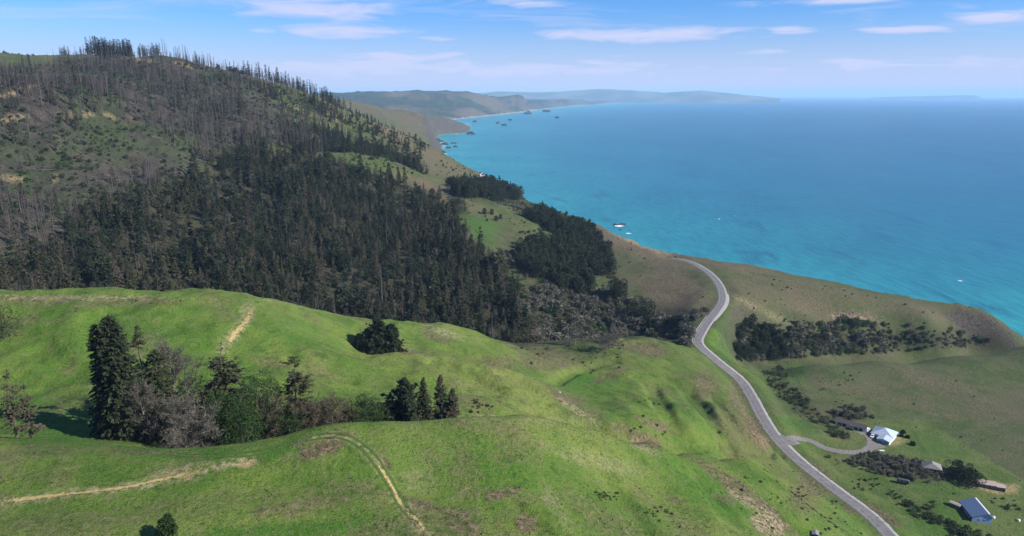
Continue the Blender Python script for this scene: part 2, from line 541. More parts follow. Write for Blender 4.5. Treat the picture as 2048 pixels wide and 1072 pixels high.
def inpoly(u, v, pts):
    ins = np.zeros(u.shape, bool)
    for i in range(len(pts)):
        x1, y1 = pts[i]
        x2, y2 = pts[(i + 1) % len(pts)]
        c = ((y1 > v) != (y2 > v))
        ins ^= c & (u < (x2 - x1) * (v - y1) / ((y2 - y1) + 1e-9) + x1)
    return ins


ragged = fbm(gx, gy, 7, 4, 0.6)
ragged_big = fbm(gx, gy, 60, 4, 0.6)


def splat(lst, r0=0, r1=1e9, rag=0.9, soft=0.35):
    """patches of ground cover: pixel centre, half sizes, turn, strength -> soft ragged mask on the ground"""
    m = np.zeros(len(gx))
    for s in lst:
        u0, v0, a, b = s[:4]
        an = R(s[4]) if len(s) > 4 else 0.0
        st = s[5] if len(s) > 5 else 1.0
        du, dv = pu - u0, pvv - v0
        p = du * math.cos(an) + dv * math.sin(an)
        q = -du * math.sin(an) + dv * math.cos(an)
        e = 1 - np.sqrt((p / a) ** 2 + (q / b) ** 2)
        k = sstep(-soft, soft, e + rag * ragged * 0.6 - 0.05) * st * (e > -0.9)
        m = np.maximum(m, k)
    return m * ((rc > r0) & (rc < r1))


bracken = splat([(640, 898, 46, 17, -20), (690, 868, 30, 6, 5), (772, 925, 22, 6, 55), (610, 880, 25, 8, -20, .7), (1000, 990, 38, 9, -15), (940, 985, 40, 14, 0, .5),
                 (840, 1008, 40, 9, 15), (920, 1045, 60, 22, 30, .8), (1052, 1045, 22, 18, 0), (800, 1000, 20, 20, 0, .3),
                 (1250, 862, 50, 12, 15, .6), (1290, 880, 40, 14, 15, .9), (1130, 795, 45, 12, 20, .7), (1150, 830, 30, 8, 0, .5),
                 (1545, 1030, 60, 13, 45, .9), (1480, 980, 60, 16, 40, .9), (1420, 940, 50, 10, 38, .7), (1540, 1050, 40, 25, 20, .9), (1600, 1000, 30, 25, 40, .6),
                 (1350, 1000, 25, 8, 15, .6), (1450, 1000, 20, 8, 10, .6), (1640, 950, 40, 14, 50, .8), (1620, 970, 22, 35, -30, .7),
                 (1510, 860, 20, 40, -25, .9), (1530, 885, 18, 14, 0, .9), (1700, 1020, 18, 8, 40, .6), (1760, 1030, 45, 12, 30, .8),
                 (1300, 700, 40, 14, 10, .8), (1270, 695, 40, 10, 5, .5), (1410, 770, 30, 26, 40, .6), (1480, 800, 25, 40, -20, .6), (1310, 850, 40, 10, 20, .8),
                 (870, 672, 40, 12, 25, .6), (990, 730, 30, 10, 20, .6), (1010, 725, 25, 15, 0, .5), (1100, 720, 60, 20, 0, .4), (1060, 690, 60, 10, 0, .4),
                 (540, 725, 40, 10, 10, .45), (400, 1010, 250, 20, -8, .25), (600, 1010, 100, 18, -10, .55), (150, 1050, 140, 25, 0, .35),
                 (60, 600, 120, 12, 0, .5), (230, 603, 140, 10, 0, .5), (900, 760, 40, 8, 20, .3), (1220, 750, 40, 12, -25, .5), (300, 905, 120, 5, 2, .6),
                 (350, 935, 60, 14, -12, .35), (1040, 1000, 30, 20, 0, .3), (1200, 1030, 90, 20, 30, .35), (1230, 1050, 60, 20, 20, .4)], 60, 560)
bracken = np.maximum(bracken, splat([(1350, 580, 75, 40, 10, .75), (1290, 490, 130, 28, 22, .8), (1250, 480, 60, 22, 25, .8), (1700, 632, 60, 12, 5, .9), (1620, 600, 80, 30, 10, .5),
                                     (1500, 580, 50, 40, 0, .5), (1900, 780, 140, 22, 20, .35), (1750, 790, 120, 16, 10, .35), (1900, 850, 60, 30, 40, .35),
                                     (1480, 535, 90, 12, 8, .6), (1700, 590, 200, 14, 14, .45), (900, 395, 110, 16, 22, .7), (980, 350, 60, 12, 25, .7), (860, 320, 100, 25, 30, .5),
                                     (780, 265, 60, 16, 30, .6), (1960, 660, 60, 20, 30, .5), (1860, 840, 80, 12, 20, .3), (1780, 820, 160, 12, 0, .3)], 560, 2500, 1.2))
bracken = np.maximum(bracken, 0.75 * far)
bracken = np.maximum(bracken, 0.42 * sstep(0.12, 0.5, fbm(gx, gy, 34, 5, 0.6)) * (rc < 420) * (1 - sstep(1500, 1600, pu)))
straw = splat([(1535, 1045, 34, 22, 30, .9), (1490, 1000, 40, 10, 40, .6), (1145, 815, 40, 7, 30, .6), (1290, 895, 40, 8, 20, .5), (1280, 485, 60, 8, 20, .8),
               (1110, 1010, 55, 16, 60, .35), (1190, 920, 120, 16, 15, .35), (840, 960, 40, 30, 0, .25), (890, 665, 40, 8, 20, .5), (1700, 635, 40, 5, 5, .9),
               (1560, 640, 60, 5, 30, .5), (1500, 610, 60, 5, 30, .4), (480, 640, 10, 50, 25, .4), (150, 595, 200, 6, 0, .5), (620, 615, 120, 5, 12, .3),
               (370, 940, 60, 10, -15, .4), (1040, 840, 200, 8, 2, .25)], 60, 2500)
lush = splat([(100, 850, 120, 60, 10), (400, 910, 140, 12, 3), (560, 1060, 220, 14, -3, .9), (560, 900, 60, 12, -15, .9), (250, 700, 220, 80, 0, .5), (600, 660, 120, 40, 15, .6),
              (980, 930, 220, 70, 0, .45), (1430, 990, 120, 30, 30, .7), (1280, 1040, 120, 40, 20, .5), (1180, 765, 60, 20, 0, .9), (1400, 835, 60, 25, 40, .6),
              (1560, 780, 18, 90, -30, .6), (1600, 850, 60, 16, 10, .9), (1620, 885, 60, 14, 10, .6), (1850, 890, 90, 20, 12, .6), (1880, 1040, 60, 40, 0, .9), (1620, 960, 40, 18, 40, .6),
              (1450, 680, 25, 50, 0, .8), (1590, 745, 25, 30, -50, .9), (960, 440, 35, 50, -30, .95), (700, 330, 60, 12, 10, .6), (530, 290, 30, 8, 15, .8),
              (1100, 450, 40, 12, 30, .6), (850, 820, 200, 30, 0, .4), (1770, 600, 40, 10, 0, .3), (1000, 640, 30, 30, 0, .6), (1700, 1050, 60, 20, 40, .6), (1860, 960, 90, 20, 12, .6),
              (1180, 560, 25, 20, 0, .8), (1160, 580, 40, 15, 0, .6)], 60, 2500, 1.0, 0.6)
# coastal olive turf
olive = np.maximum(sstep(1460, 1600, pu + 0.2 * (pvv - 700)) * (rc > 420), (rc > 600) * 1.0)
olive *= (1 - 0.55 * inpoly(pu, pvv, [(1560, 830), (1850, 840), (2048, 960), (2048, 1100), (1500, 1100), (1480, 800)]))
olive = np.maximum(olive, 0.55 * sstep(1250, 1420, pu) * (rc > 380) * (rc < 560))
olive = np.maximum(olive, 0.5 * sstep(1000, 1060, pu) * sstep(1330, 1200, pu) * (pvv < 740) * (rc > 380) * (rc < 560))
# burnt mountain
burnt = inpoly(pu, pvv, [(-600, 150), (0, 137), (110, 132), (200, 100), (400, 110), (520, 168), (560, 215), (600, 290), (520, 300), (430, 330), (330, 400), (200, 420), (130, 500), (-600, 560)]) * (rc > 560) * (rc < 1900) * 1.0
bB = grid_blur = burnt.reshape(NA, NR)
for _ in range(6):
    bB = 0.5 * bB + 0.125 * (np.roll(bB, 2, 0) + np.roll(bB, -2, 0) + np.roll(bB, 2, 1) + np.roll(bB, -2, 1))
burnt = bB.ravel()
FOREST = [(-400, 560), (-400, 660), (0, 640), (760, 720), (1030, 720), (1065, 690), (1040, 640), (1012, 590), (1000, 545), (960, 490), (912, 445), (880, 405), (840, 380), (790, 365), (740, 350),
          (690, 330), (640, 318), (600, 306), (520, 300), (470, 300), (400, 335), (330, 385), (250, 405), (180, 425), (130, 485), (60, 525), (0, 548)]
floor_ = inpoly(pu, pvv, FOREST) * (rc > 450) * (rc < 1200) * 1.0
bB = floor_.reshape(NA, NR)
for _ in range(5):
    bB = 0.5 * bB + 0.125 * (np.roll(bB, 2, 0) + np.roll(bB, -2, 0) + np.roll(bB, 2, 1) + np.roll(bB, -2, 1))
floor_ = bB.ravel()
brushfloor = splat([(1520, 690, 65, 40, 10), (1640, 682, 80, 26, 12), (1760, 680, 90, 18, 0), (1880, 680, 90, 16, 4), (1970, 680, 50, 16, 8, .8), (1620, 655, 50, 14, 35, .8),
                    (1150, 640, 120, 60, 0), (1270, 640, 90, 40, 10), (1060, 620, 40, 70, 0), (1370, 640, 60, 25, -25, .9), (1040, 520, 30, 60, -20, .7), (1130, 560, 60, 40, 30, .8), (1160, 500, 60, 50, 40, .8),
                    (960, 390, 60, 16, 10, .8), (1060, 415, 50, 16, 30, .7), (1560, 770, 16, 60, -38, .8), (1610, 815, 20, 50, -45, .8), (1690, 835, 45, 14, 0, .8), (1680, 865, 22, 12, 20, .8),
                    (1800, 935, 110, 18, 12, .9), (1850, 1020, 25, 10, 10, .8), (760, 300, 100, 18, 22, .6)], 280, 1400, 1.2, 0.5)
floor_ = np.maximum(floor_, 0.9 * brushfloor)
dirt = splat([(490, 927, 24, 7, -8, .9), (377, 955, 12, 5, -5), (20, 357, 26, 6, 5, .7), (1530, 880, 12, 12, 0, .2), (330, 950, 40, 4, -15, .5),
              (290, 122, 40, 4, 8, .4), (370, 131, 20, 3, 15, .7), (110, 355, 10, 8, 40, .35), (1990, 975, 50, 12, 8, .75), (1795, 880, 22, 10, -20, .55), (1945, 962, 18, 6, 0, .9)], 60, 2500)
line_tracks = [([(0, 193), (40, 183), (72, 171)], 2.6, 0.75), ([(0, 240), (30, 235), (56, 232)], 2.5, 0.6), ([(110, 236), (160, 230), (190, 228), (230, 233), (262, 240), (295, 247)], 1.7, 0.55),
               ([(560, 205), (600, 220), (640, 235), (670, 240)], 3.5, 0.35), ([(620, 232), (650, 228), (672, 230)], 2.5, .4)]
for px, wd, st in line_tracks:
    hx, hy, hz = hit([p[0] for p in px], [p[1] for p in px], 700)
    if np.isnan(hx).any():
        continue
    d_, t_ = pl_dist(gx, gy, smooth_line(np.stack([hx, hy], 1), 5))
    dirt = np.maximum(dirt, st * (1 - sstep(wd * 0.6, wd * 1.6, d_ + ragged * 1.5)))
for px, wd, st in [([(-60, 1010), (0, 1003), (120, 990), (230, 978), (310, 966), (395, 945), (440, 930), (500, 920)], 3.0, 0.7), ([(500, 612), (502, 622), (497, 635), (486, 650), (472, 666), (456, 684), (445, 700)], 3.6, 0.6),
                   ([(640, 873), (680, 872), (715, 886), (745, 913), (770, 950), (790, 985), (806, 1012), (830, 1040), (848, 1068)], 2.6, 0.6)]:
    hx, hy, hz = hit([p[0] for p in px], [p[1] for p in px], 110)
    if np.isnan(hx).any():
        continue
    d_, t_ = pl_dist(gx, gy, smooth_line(np.stack([hx, hy], 1), 2))
    straw = np.maximum(straw, st * (1 - sstep(wd * 0.2, wd, d_ + ragged * 1.2)) * (rc < 420))
# verge beside the road
verge = (1 - sstep(4.2, 7.5, dr + ragged * 1.6))
rock = np.maximum(0.7 * sstep(0.8, 1.2, slope + 0.25 * ragged) * sstep(500, 700, rc), (cd < np.maximum(55, 0.03 * rc)) * sstep(0.45, 0.8, slope + .2 * ragged))
rock = np.clip(rock * (1 - burnt) * (1 - floor_), 0, 1)
sand = ((gz < 6) & (rc > 7500)) * 1.0
wood = far * sstep(-0.35, 0.1, fbm(gx, gy, 900, 5, 0.55) + 0.0012 * (gz - 130)) * sstep(3500, 8000, rc)

# ------------------------------------------------------------------ terrain mesh
keep_v = gz > -9.0
idx = np.arange(NA * NR).reshape(NA, NR)
q = np.stack([idx[:-1, :-1], idx[1:, :-1], idx[1:, 1:], idx[:-1, 1:]], -1).reshape(-1, 4)
q = q[keep_v[q].any(1)]
used = np.zeros(NA * NR, bool)
used[q.ravel()] = True
remap = np.cumsum(used) - 1
V = np.stack([gx, gy, gz], 1)[used]
q = remap[q][:, ::-1]


def mesh_from(name, verts, faces, n):
    """faces: (m, n) integer array"""
    me = bpy.data.meshes.new(name)
    verts = np.asarray(verts, np.float32)
    faces = np.asarray(faces, np.int32)
    me.vertices.add(len(verts))
    me.vertices.foreach_set('co', verts.ravel())
    me.loops.add(faces.size)
    me.loops.foreach_set('vertex_index', faces.ravel())
    me.polygons.add(len(faces))
    me.polygons.foreach_set('loop_start', np.arange(0, faces.size, n, dtype=np.int32))
    me.polygons.foreach_set('loop_total', np.full(len(faces), n, np.int32))
    me.update(calc_edges=True)
    return me


def obj(name, me, parent=None, mats=None):
    o = bpy.data.objects.new(name, me)
    col.objects.link(o)
    if parent is not None:
        o.parent = parent
    for m in (mats or []):
        me.materials.append(m)
    return o


def tag(o, label=None, cat=None, group=None, kind=None):
    if label:
        o['label'] = label
    if cat:
        o['category'] = cat
    if group:
        o['group'] = group
    if kind:
        o['kind'] = kind
    return o


def smooth(me):
    me.polygons.foreach_set('use_smooth', np.ones(len(me.polygons), bool))


def attr(me, name, cols):
    a = me.attributes.new(name, 'FLOAT_COLOR', 'POINT')
    a.data.foreach_set('color', np.asarray(cols, np.float32).ravel())


def new_mat(name):
    m = bpy.data.materials.new(name)
    m.use_nodes = True
    return m, G(m.node_tree)


def out_surface(g, shader):
    g.n('ShaderNodeOutputMaterial', {0: shader})


# ground material
mt_ground, g = new_mat('ground')
pos = g.n('ShaderNodeNewGeometry').outputs['Position']
m1 = g.n('ShaderNodeAttribute', attribute_name='m1')
m2 = g.n('ShaderNodeAttribute', attribute_name='m2')
s1 = g.n('ShaderNodeSeparateColor', {0: m1.outputs['Color']})
s2 = g.n('ShaderNodeSeparateColor', {0: m2.outputs['Color']})
A_dry, A_lush, A_burnt, A_dirt = s1.outputs[0], s1.outputs[1], s1.outputs[2], m1.outputs['Alpha']
A_rock, A_olive, A_floor, A_straw = s2.outputs[0], s2.outputs[1], s2.outputs[2], m2.outputs['Alpha']
m3 = g.n('ShaderNodeAttribute', attribute_name='m3')
s3 = g.n('ShaderNodeSeparateColor', {0: m3.outputs['Color']})
A_wood, A_sand, A_verge = s3.outputs[0], s3.outputs[1], s3.outputs[2]
nb = g.noise(pos, 0.011, 5, 0.6)          # ~90 m
nm = g.noise(pos, 0.07, 6, 0.62, 0.4)     # ~14 m
nf = g.noise(pos, 0.55, 6, 0.68)          # ~2 m
nt = g.noise(pos, 2.6, 4, 0.7)            # tufts
nst = g.noise(g.n('ShaderNodeMapping', {0: pos, 2: (0, 0, R(35)), 3: (1.0, 0.22, 1.0)}).outputs[0], 0.5, 4, 0.6)
gra = g.mix(g.ramp(nm, 0.36, 0.64), (0.076, 0.146, 0.018), (0.132, 0.194, 0.032))
gra = g.mix(g.ramp(nb, 0.46, 0.64), gra, (0.178, 0.214, 0.050))
gra = g.mix(A_lush, gra, (0.056, 0.150, 0.014))
gra = g.mix(g.math('MULTIPLY', g.ramp(nst, 0.5, 0.72), 0.4), gra, (0.14, 0.15, 0.05))
ns_ = g.noise(pos, 0.19, 5, 0.66, 0.6)
gra = g.mix(g.math('MULTIPLY', g.ramp(ns_, 0.54, 0.70), 0.5), gra, (0.165, 0.165, 0.070))
gra = g.mix(g.math('MULTIPLY', g.ramp(ns_, 0.46, 0.32), 0.6), gra, (0.040, 0.090, 0.016))
gra = g.mix(g.math('MULTIPLY', g.ramp(nf, 0.55, 0.75), 0.6), gra, (0.17, 0.16, 0.075))
gra = g.mix(g.math('MULTIPLY', g.ramp(nf, 0.45, 0.28), 0.65), gra, (0.024, 0.058, 0.010))
ol = g.mix(g.ramp(nm, 0.36, 0.62), (0.060, 0.088, 0.024), (0.096, 0.108, 0.042))
ol = g.mix(g.math('MULTIPLY', g.ramp(nb, 0.45, 0.66), 0.8), ol, (0.112, 0.100, 0.054))
ol = g.mix(g.math('MULTIPLY', A_lush, 0.75), ol, (0.045, 0.115, 0.016))
ol = g.mix(g.math('MULTIPLY', g.ramp(nf, 0.54, 0.72), 0.5), ol, (0.16, 0.142, 0.085))
ol = g.mix(g.math('MULTIPLY', g.ramp(nf, 0.46, 0.3), 0.6), ol, (0.028, 0.04, 0.014))
tz = g.n('ShaderNodeSeparateXYZ', {0: pos}).outputs[2]
trk = g.math('SINE', g.math('ADD', g.math('MULTIPLY', tz, 5.2), g.math('MULTIPLY', nm, 16.0)))
gra = g.mix(g.math('MULTIPLY', g.ramp(trk, 0.55, 1.0), g.ramp(ns_, 0.45, 0.6, 0.0, 0.35)), gra, (0.17, 0.15, 0.075))
c = g.mix(A_olive, gra, ol)
br = g.mix(g.ramp(nf, 0.35, 0.66), (0.066, 0.040, 0.030), (0.235, 0.165, 0.110))
fdry = g.math('MULTIPLY', A_dry, g.ramp(g.math('ADD', g.math('MULTIPLY', nf, 0.6), g.math('MULTIPLY', nt, 0.4)), 0.33, 0.56), clamp=True)
c = g.mix(fdry, c, br)
st = g.mix(g.ramp(nf, 0.35, 0.65), (0.24, 0.185, 0.10), (0.40, 0.33, 0.20))
c = g.mix(g.math('MULTIPLY', A_straw, g.ramp(nf, 0.36, 0.58)), c, st)
bu = g.mix(g.ramp(nm, 0.38, 0.6), (0.042, 0.036, 0.028), (0.084, 0.070, 0.053))
bu = g.mix(g.math('MULTIPLY', g.ramp(nb, 0.44, 0.58), 0.6), bu, (0.042, 0.068, 0.020))
bu = g.mix(g.ramp(nf, 0.5, 0.36), bu, (0.030, 0.030, 0.018))
bu = g.mix(g.math('MULTIPLY', g.ramp(nf, 0.58, 0.7), 0.7), bu, (0.20, 0.150, 0.11))
c = g.mix(A_burnt, c, bu)
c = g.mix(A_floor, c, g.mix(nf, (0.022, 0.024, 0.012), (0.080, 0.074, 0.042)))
fw_ = g.mix(g.ramp(g.noise(pos, 0.02, 4, 0.6), 0.35, 0.6), (0.018, 0.030, 0.012), (0.05, 0.06, 0.022))
c = g.mix(A_wood, c, fw_)
rk = g.mix(g.ramp(nf, 0.3, 0.7), (0.035, 0.030, 0.025), (0.125, 0.105, 0.082))
c = g.mix(A_rock, c, rk)
dt = g.mix(g.ramp(nf, 0.3, 0.7), (0.30, 0.21, 0.095), (0.44, 0.33, 0.165))
c = g.mix(g.math('MULTIPLY', A_dirt, g.ramp(nf, 0.25, 0.5)), c, dt)
c = g.mix(A_sand, c, (0.34, 0.30, 0.24))
c = g.mix(g.math('MULTIPLY', A_verge, 0.55), c, g.mix(nf, (0.05, 0.10, 0.02), (0.16, 0.145, 0.09)))
c = g.mix(1.0, c, g.n('ShaderNodeCombineColor', {0: g.ramp(nt, 0.28, 0.72, 0.46, 1.10), 1: g.ramp(nt, 0.28, 0.72, 0.46, 1.10), 2: g.ramp(nt, 0.28, 0.72, 0.46, 1.10)}).outputs[0], 'MULTIPLY')
hgt = g.math('ADD', g.math('MULTIPLY', nf, 1.0), g.math('MULTIPLY', nt, 0.28))
bmp = g.n('ShaderNodeBump', {'Strength': 1.0, 'Distance': 1.1, 'Height': hgt})
bs = g.n('ShaderNodeBsdfPrincipled', {'Base Color': c, 'Roughness': 0.95, 'Specular IOR Level': 0.12, 'Normal': bmp.outputs[0]})
out_surface(g, bs.outputs[0])

me = mesh_from('terrain', V, q, 4)
smooth(me)
attr(me, 'm1', np.stack([bracken, lush, burnt, dirt], 1)[used])
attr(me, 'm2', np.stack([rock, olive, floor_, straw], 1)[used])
attr(me, 'm3', np.stack([wood, sand, verge, np.ones(len(gx))], 1)[used])
terrain = obj('terrain', me, None, [mt_ground])
tag(terrain, 'rolling green coastal hills, burnt mountain slopes and far shore', 'terrain', kind='structure')

# ------------------------------------------------------------------ sea
sa = np.linspace(R(-60), R(85), 240)
sr = np.concatenate([np.linspace(200, 1500, 90), np.geomspace(1520, 66000, 110)])
SA, SR = np.meshgrid(sa, sr, indexing='ij')
sx, sy = (np.sin(SA) * SR).ravel(), (np.cos(SA) * SR + ORG_Y).ravel()
scd = -coast_dist(sx, sy)
idx = np.arange(len(sa) * len(sr)).reshape(len(sa), len(sr))
qs = np.stack([idx[:-1, :-1], idx[:-1, 1:], idx[1:, 1:], idx[1:, :-1]], -1).reshape(-1, 4)
me = mesh_from('sea', np.stack([sx, sy, np.zeros(len(sx))], 1), qs, 4)
smooth(me)
nsh = fbm(sx, sy, 260, 3)
srr = np.hypot(sx, sy)
shal = np.exp(-np.maximum(scd, 0) / (210 + 0.05 * srr)) * (0.85 + 0.5 * nsh)
mid = np.exp(-np.maximum(scd, 0) / (900 + 0.16 * srr)) * (0.9 + 0.35 * nsh)
attr(me, 'm1', np.stack([np.clip(shal, 0, 1), np.clip(mid, 0, 1), 0.55 * np.clip(1 - scd / (6 + 0.0012 * srr), 0, 1), np.ones(len(sx))], 1))
mt_sea, g = new_mat('sea_water')
pos = g.n('ShaderNodeNewGeometry').outputs['Position']
m1 = g.n('ShaderNodeAttribute', attribute_name='m1')
s1 = g.n('ShaderNodeSeparateColor', {0: m1.outputs['Color']})
st_ = g.n('ShaderNodeMapping', {0: pos, 2: (0, 0, R(-30)), 3: (1.0, 0.35, 1.0)}).outputs[0]
na = g.noise(st_, 0.0030, 7, 0.66, 0.8)
nw = g.noise(st_, 0.05, 6, 0.65)
nk = g.noise(g.n('ShaderNodeMapping', {0: pos, 2: (0, 0, R(-30)), 3: (1.0, 0.4, 1.0)}).outputs[0], 0.012, 6, 0.65, 0.6)
deep = g.mix(g.ramp(na, 0.35, 0.65), (0.001, 0.058, 0.112), (0.002, 0.092, 0.152))
c = g.mix(g.math('MULTIPLY', s1.outputs[1], g.ramp(na, 0.2, 0.7, 0.75, 1.0)), deep, (0.005, 0.148, 0.192))
c = g.mix(s1.outputs[0], c, (0.032, 0.290, 0.270))
kelp = g.math('MULTIPLY', g.ramp(nk, 0.56, 0.68), g.math('MULTIPLY', g.ramp(s1.outputs[1], 0.25, 0.5), 0.6))
c = g.mix(kelp, c, (0.003, 0.06, 0.095))
c = g.mix(g.ramp(nw, 0.35, 0.7, 0.0, 0.4), c, (0.002, 0.06, 0.11))
fo = g.math('MULTIPLY', s1.outputs[2], g.ramp(g.noise(pos, 0.06, 5, 0.7), 0.42, 0.6))
c = g.mix(fo, c, (0.8, 0.82, 0.82))
bmp = g.n('ShaderNodeBump', {'Strength': 0.5, 'Distance': 2.0, 'Height': g.math('ADD', g.noise(st_, 0.09, 6, 0.62), g.math('MULTIPLY', g.noise(pos, 0.6, 3, 0.6), 0.12))})
bs = g.n('ShaderNodeBsdfPrincipled', {'Base Color': c, 'Roughness': 0.28, 'IOR': 1.33, 'Specular IOR Level': 0.12, 'Normal': bmp.outputs[0]})
out_surface(g, bs.outputs[0])
sea = obj('sea', me, None, [mt_sea])
tag(sea, 'turquoise to deep blue open sea reaching the horizon', 'sea', kind='structure')

# ------------------------------------------------------------------ farthest ridges across the bay
mt_far, g = new_mat('far_land')
pos = g.n('ShaderNodeNewGeometry').outputs['Position']
c = g.mix(g.ramp(g.noise(pos, 0.0011, 5, 0.6), 0.4, 0.62), (0.14, 0.15, 0.12), (0.07, 0.085, 0.06))
bs = g.n('ShaderNodeBsdfPrincipled', {'Base Color': c, 'Roughness': 0.95, 'Specular IOR Level': 0.1})
out_surface(g, bs.outputs[0])


def far_ridge(name, label, tops, depth, nx, ny, ampl):
    us = np.array([t[0] for t in tops], float)
    uu = np.linspace(us[0], us[-1], nx)
    vv = np.interp(uu, us, [t[1] for t in tops])
    rd = np.interp(uu, us, [t[2] for t in tops])
    x, y, z = at_r(uu, vv, rd)
    k = np.linspace(-1, 1, ny)
    prof = np.cos(k * np.pi / 2) ** 1.3
    X = x[:, None] * (1 + k[None] * depth / rd[:, None])
    Y = y[:, None] * (1 + k[None] * depth / rd[:, None])
    Z = (z[:, None] + 12) * prof[None]
    Z = Z + (fbm(X.ravel(), Y.ravel(), 2600, 5, 0.55, True).reshape(X.shape) - 0.6) * ampl * prof[None] ** 0.5 * np.clip(z[:, None] / 200, 0, 1) - 12
    ii = np.arange(nx * ny).reshape(nx, ny)
    f = np.stack([ii[:-1, :-1], ii[1:, :-1], ii[1:, 1:], ii[:-1, 1:]], -1).reshape(-1, 4)[:, ::-1]
    me = mesh_from(name, np.stack([X.ravel(), Y.ravel(), Z.ravel()], 1), f, 4)
    smooth(me)
    o = obj(name, me, None, [mt_far])
    tag(o, label, 'hills', kind='structure')


far_ridge('hills', 'pale blue hills beyond the long bay', [(930, 189, 26000), (990, 185, 26000), (1040, 186, 26000), (1110, 185.5, 26000), (1160, 182, 26500), (1200, 180, 26500), (1240, 181, 26500),
          (1290, 184, 26500), (1330, 187.5, 26500), (1360, 185, 26500), (1400, 182, 26500), (1430, 185, 26500), (1470, 189.5, 27000), (1520, 194, 27500), (1560, 197.5, 27500)], 2600, 160, 22, 30)
far_ridge('hills', 'faint low headland on the sea horizon', [(1740, 194.8, 46000), (1790, 193, 46000), (1860, 191.8, 46000), (1900, 191, 46000), (1935, 190, 46000), (1955, 191, 46000), (1964, 194.8, 46000)], 700, 60, 10, 4)

# ------------------------------------------------------------------ haze
hz_lo, hz_hi = -18.0, 520.0
hx0, hx1, hy0, hy1 = -62000.0, 70000.0, -2500.0, 70000.0
hv = [(x, y, z) for x in (hx0, hx1) for y in (hy0, hy1) for z in (hz_lo, hz_hi)]
hf = [(0, 1, 3, 2), (4, 6, 7, 5), (0, 4, 5, 1), (2, 3, 7, 6), (0, 2, 6, 4), (1, 5, 7, 3)]
me = mesh_from('haze', hv, hf, 4)
mt_haze, g = new_mat('haze')
vol = g.n('ShaderNodeVolumePrincipled', {'Color': (0.47, 0.73, 1.0, 1), 'Density': 3.3e-5, 'Anisotropy': 0.0})
o_ = g.n('ShaderNodeOutputMaterial')
g.t.links.new(vol.outputs[0], o_.inputs['Volume'])
haze = obj('haze', me, None, [mt_haze])
tag(haze, 'thin blue sea haze over the whole coast', 'haze', kind='stuff')
# ------------------------------------------------------------------ plants: mesh builders
class TB:
    """collects triangles"""
    def __init__(self):
        self.v = []
        self.f = []
        self.n = 0

    def add(self, v, f):
        v = np.asarray(v, float)
        self.v.append(v)
        self.f.append(np.asarray(f, int) + self.n)
        self.n += len(v)

    def tris(self, T):                      # (m,3,3)
        T = np.asarray(T, float)
        if len(T):
            self.add(T.reshape(-1, 3), np.arange(len(T) * 3).reshape(-1, 3))

    def tube(self, P, rad, sides=5):
        P = np.asarray(P, float)
        n = len(P)
        d = np.gradient(P, axis=0)
        d /= np.linalg.norm(d, axis=1)[:, None] + 1e-9
        up = np.where(np.abs(d[:, 2:3]) > 0.9, np.array([[1.0, 0, 0]]), np.array([[0, 0, 1.0]]))
        a = np.cross(d, up)
        a /= np.linalg.norm(a, axis=1)[:, None] + 1e-9
        b = np.cross(d, a)
        th = np.arange(sides) / sides * 2 * np.pi
        ring = P[:, None] + np.asarray(rad)[:, None, None] * (np.cos(th)[None, :, None] * a[:, None] + np.sin(th)[None, :, None] * b[:, None])
        V_ = ring.reshape(-1, 3)
        f = []
        for i in range(n - 1):
            for k in range(sides):
                p0, p1 = i * sides + k, i * sides + (k + 1) % sides
                f += [(p0, p1, p1 + sides), (p0, p1 + sides, p0 + sides)]
        self.add(V_, f)

    def mesh(self, name, mats, smooth_=False):
        me = mesh_from(name, np.concatenate(self.v), np.concatenate(self.f), 3)
        for m in mats:
            me.materials.append(m)
        if smooth_:
            smooth(me)
        return me


def unit(v):
    return v / (np.linalg.norm(v, axis=-1, keepdims=True) + 1e-9)


def blades(base, tip, width, rg, up_bias=0.6):
    """kite-shaped leaf sprays from base to tip, two triangles each"""
    d = unit(tip - base)
    r = rg.normal(size=d.shape)
    r[:, 2] *= 0.3
    side = unit(np.cross(d, np.array([0, 0, 1.0]) + r * (1 - up_bias))) * width[:, None]
    mid = base + (tip - base) * 0.45
    droop = np.zeros_like(mid)
    droop[:, 2] = width * 0.25
    a = np.stack([base, mid + side, tip], 1)
    b = np.stack([base, tip, mid - side + droop * 0], 1)
    return np.concatenate([a, b])


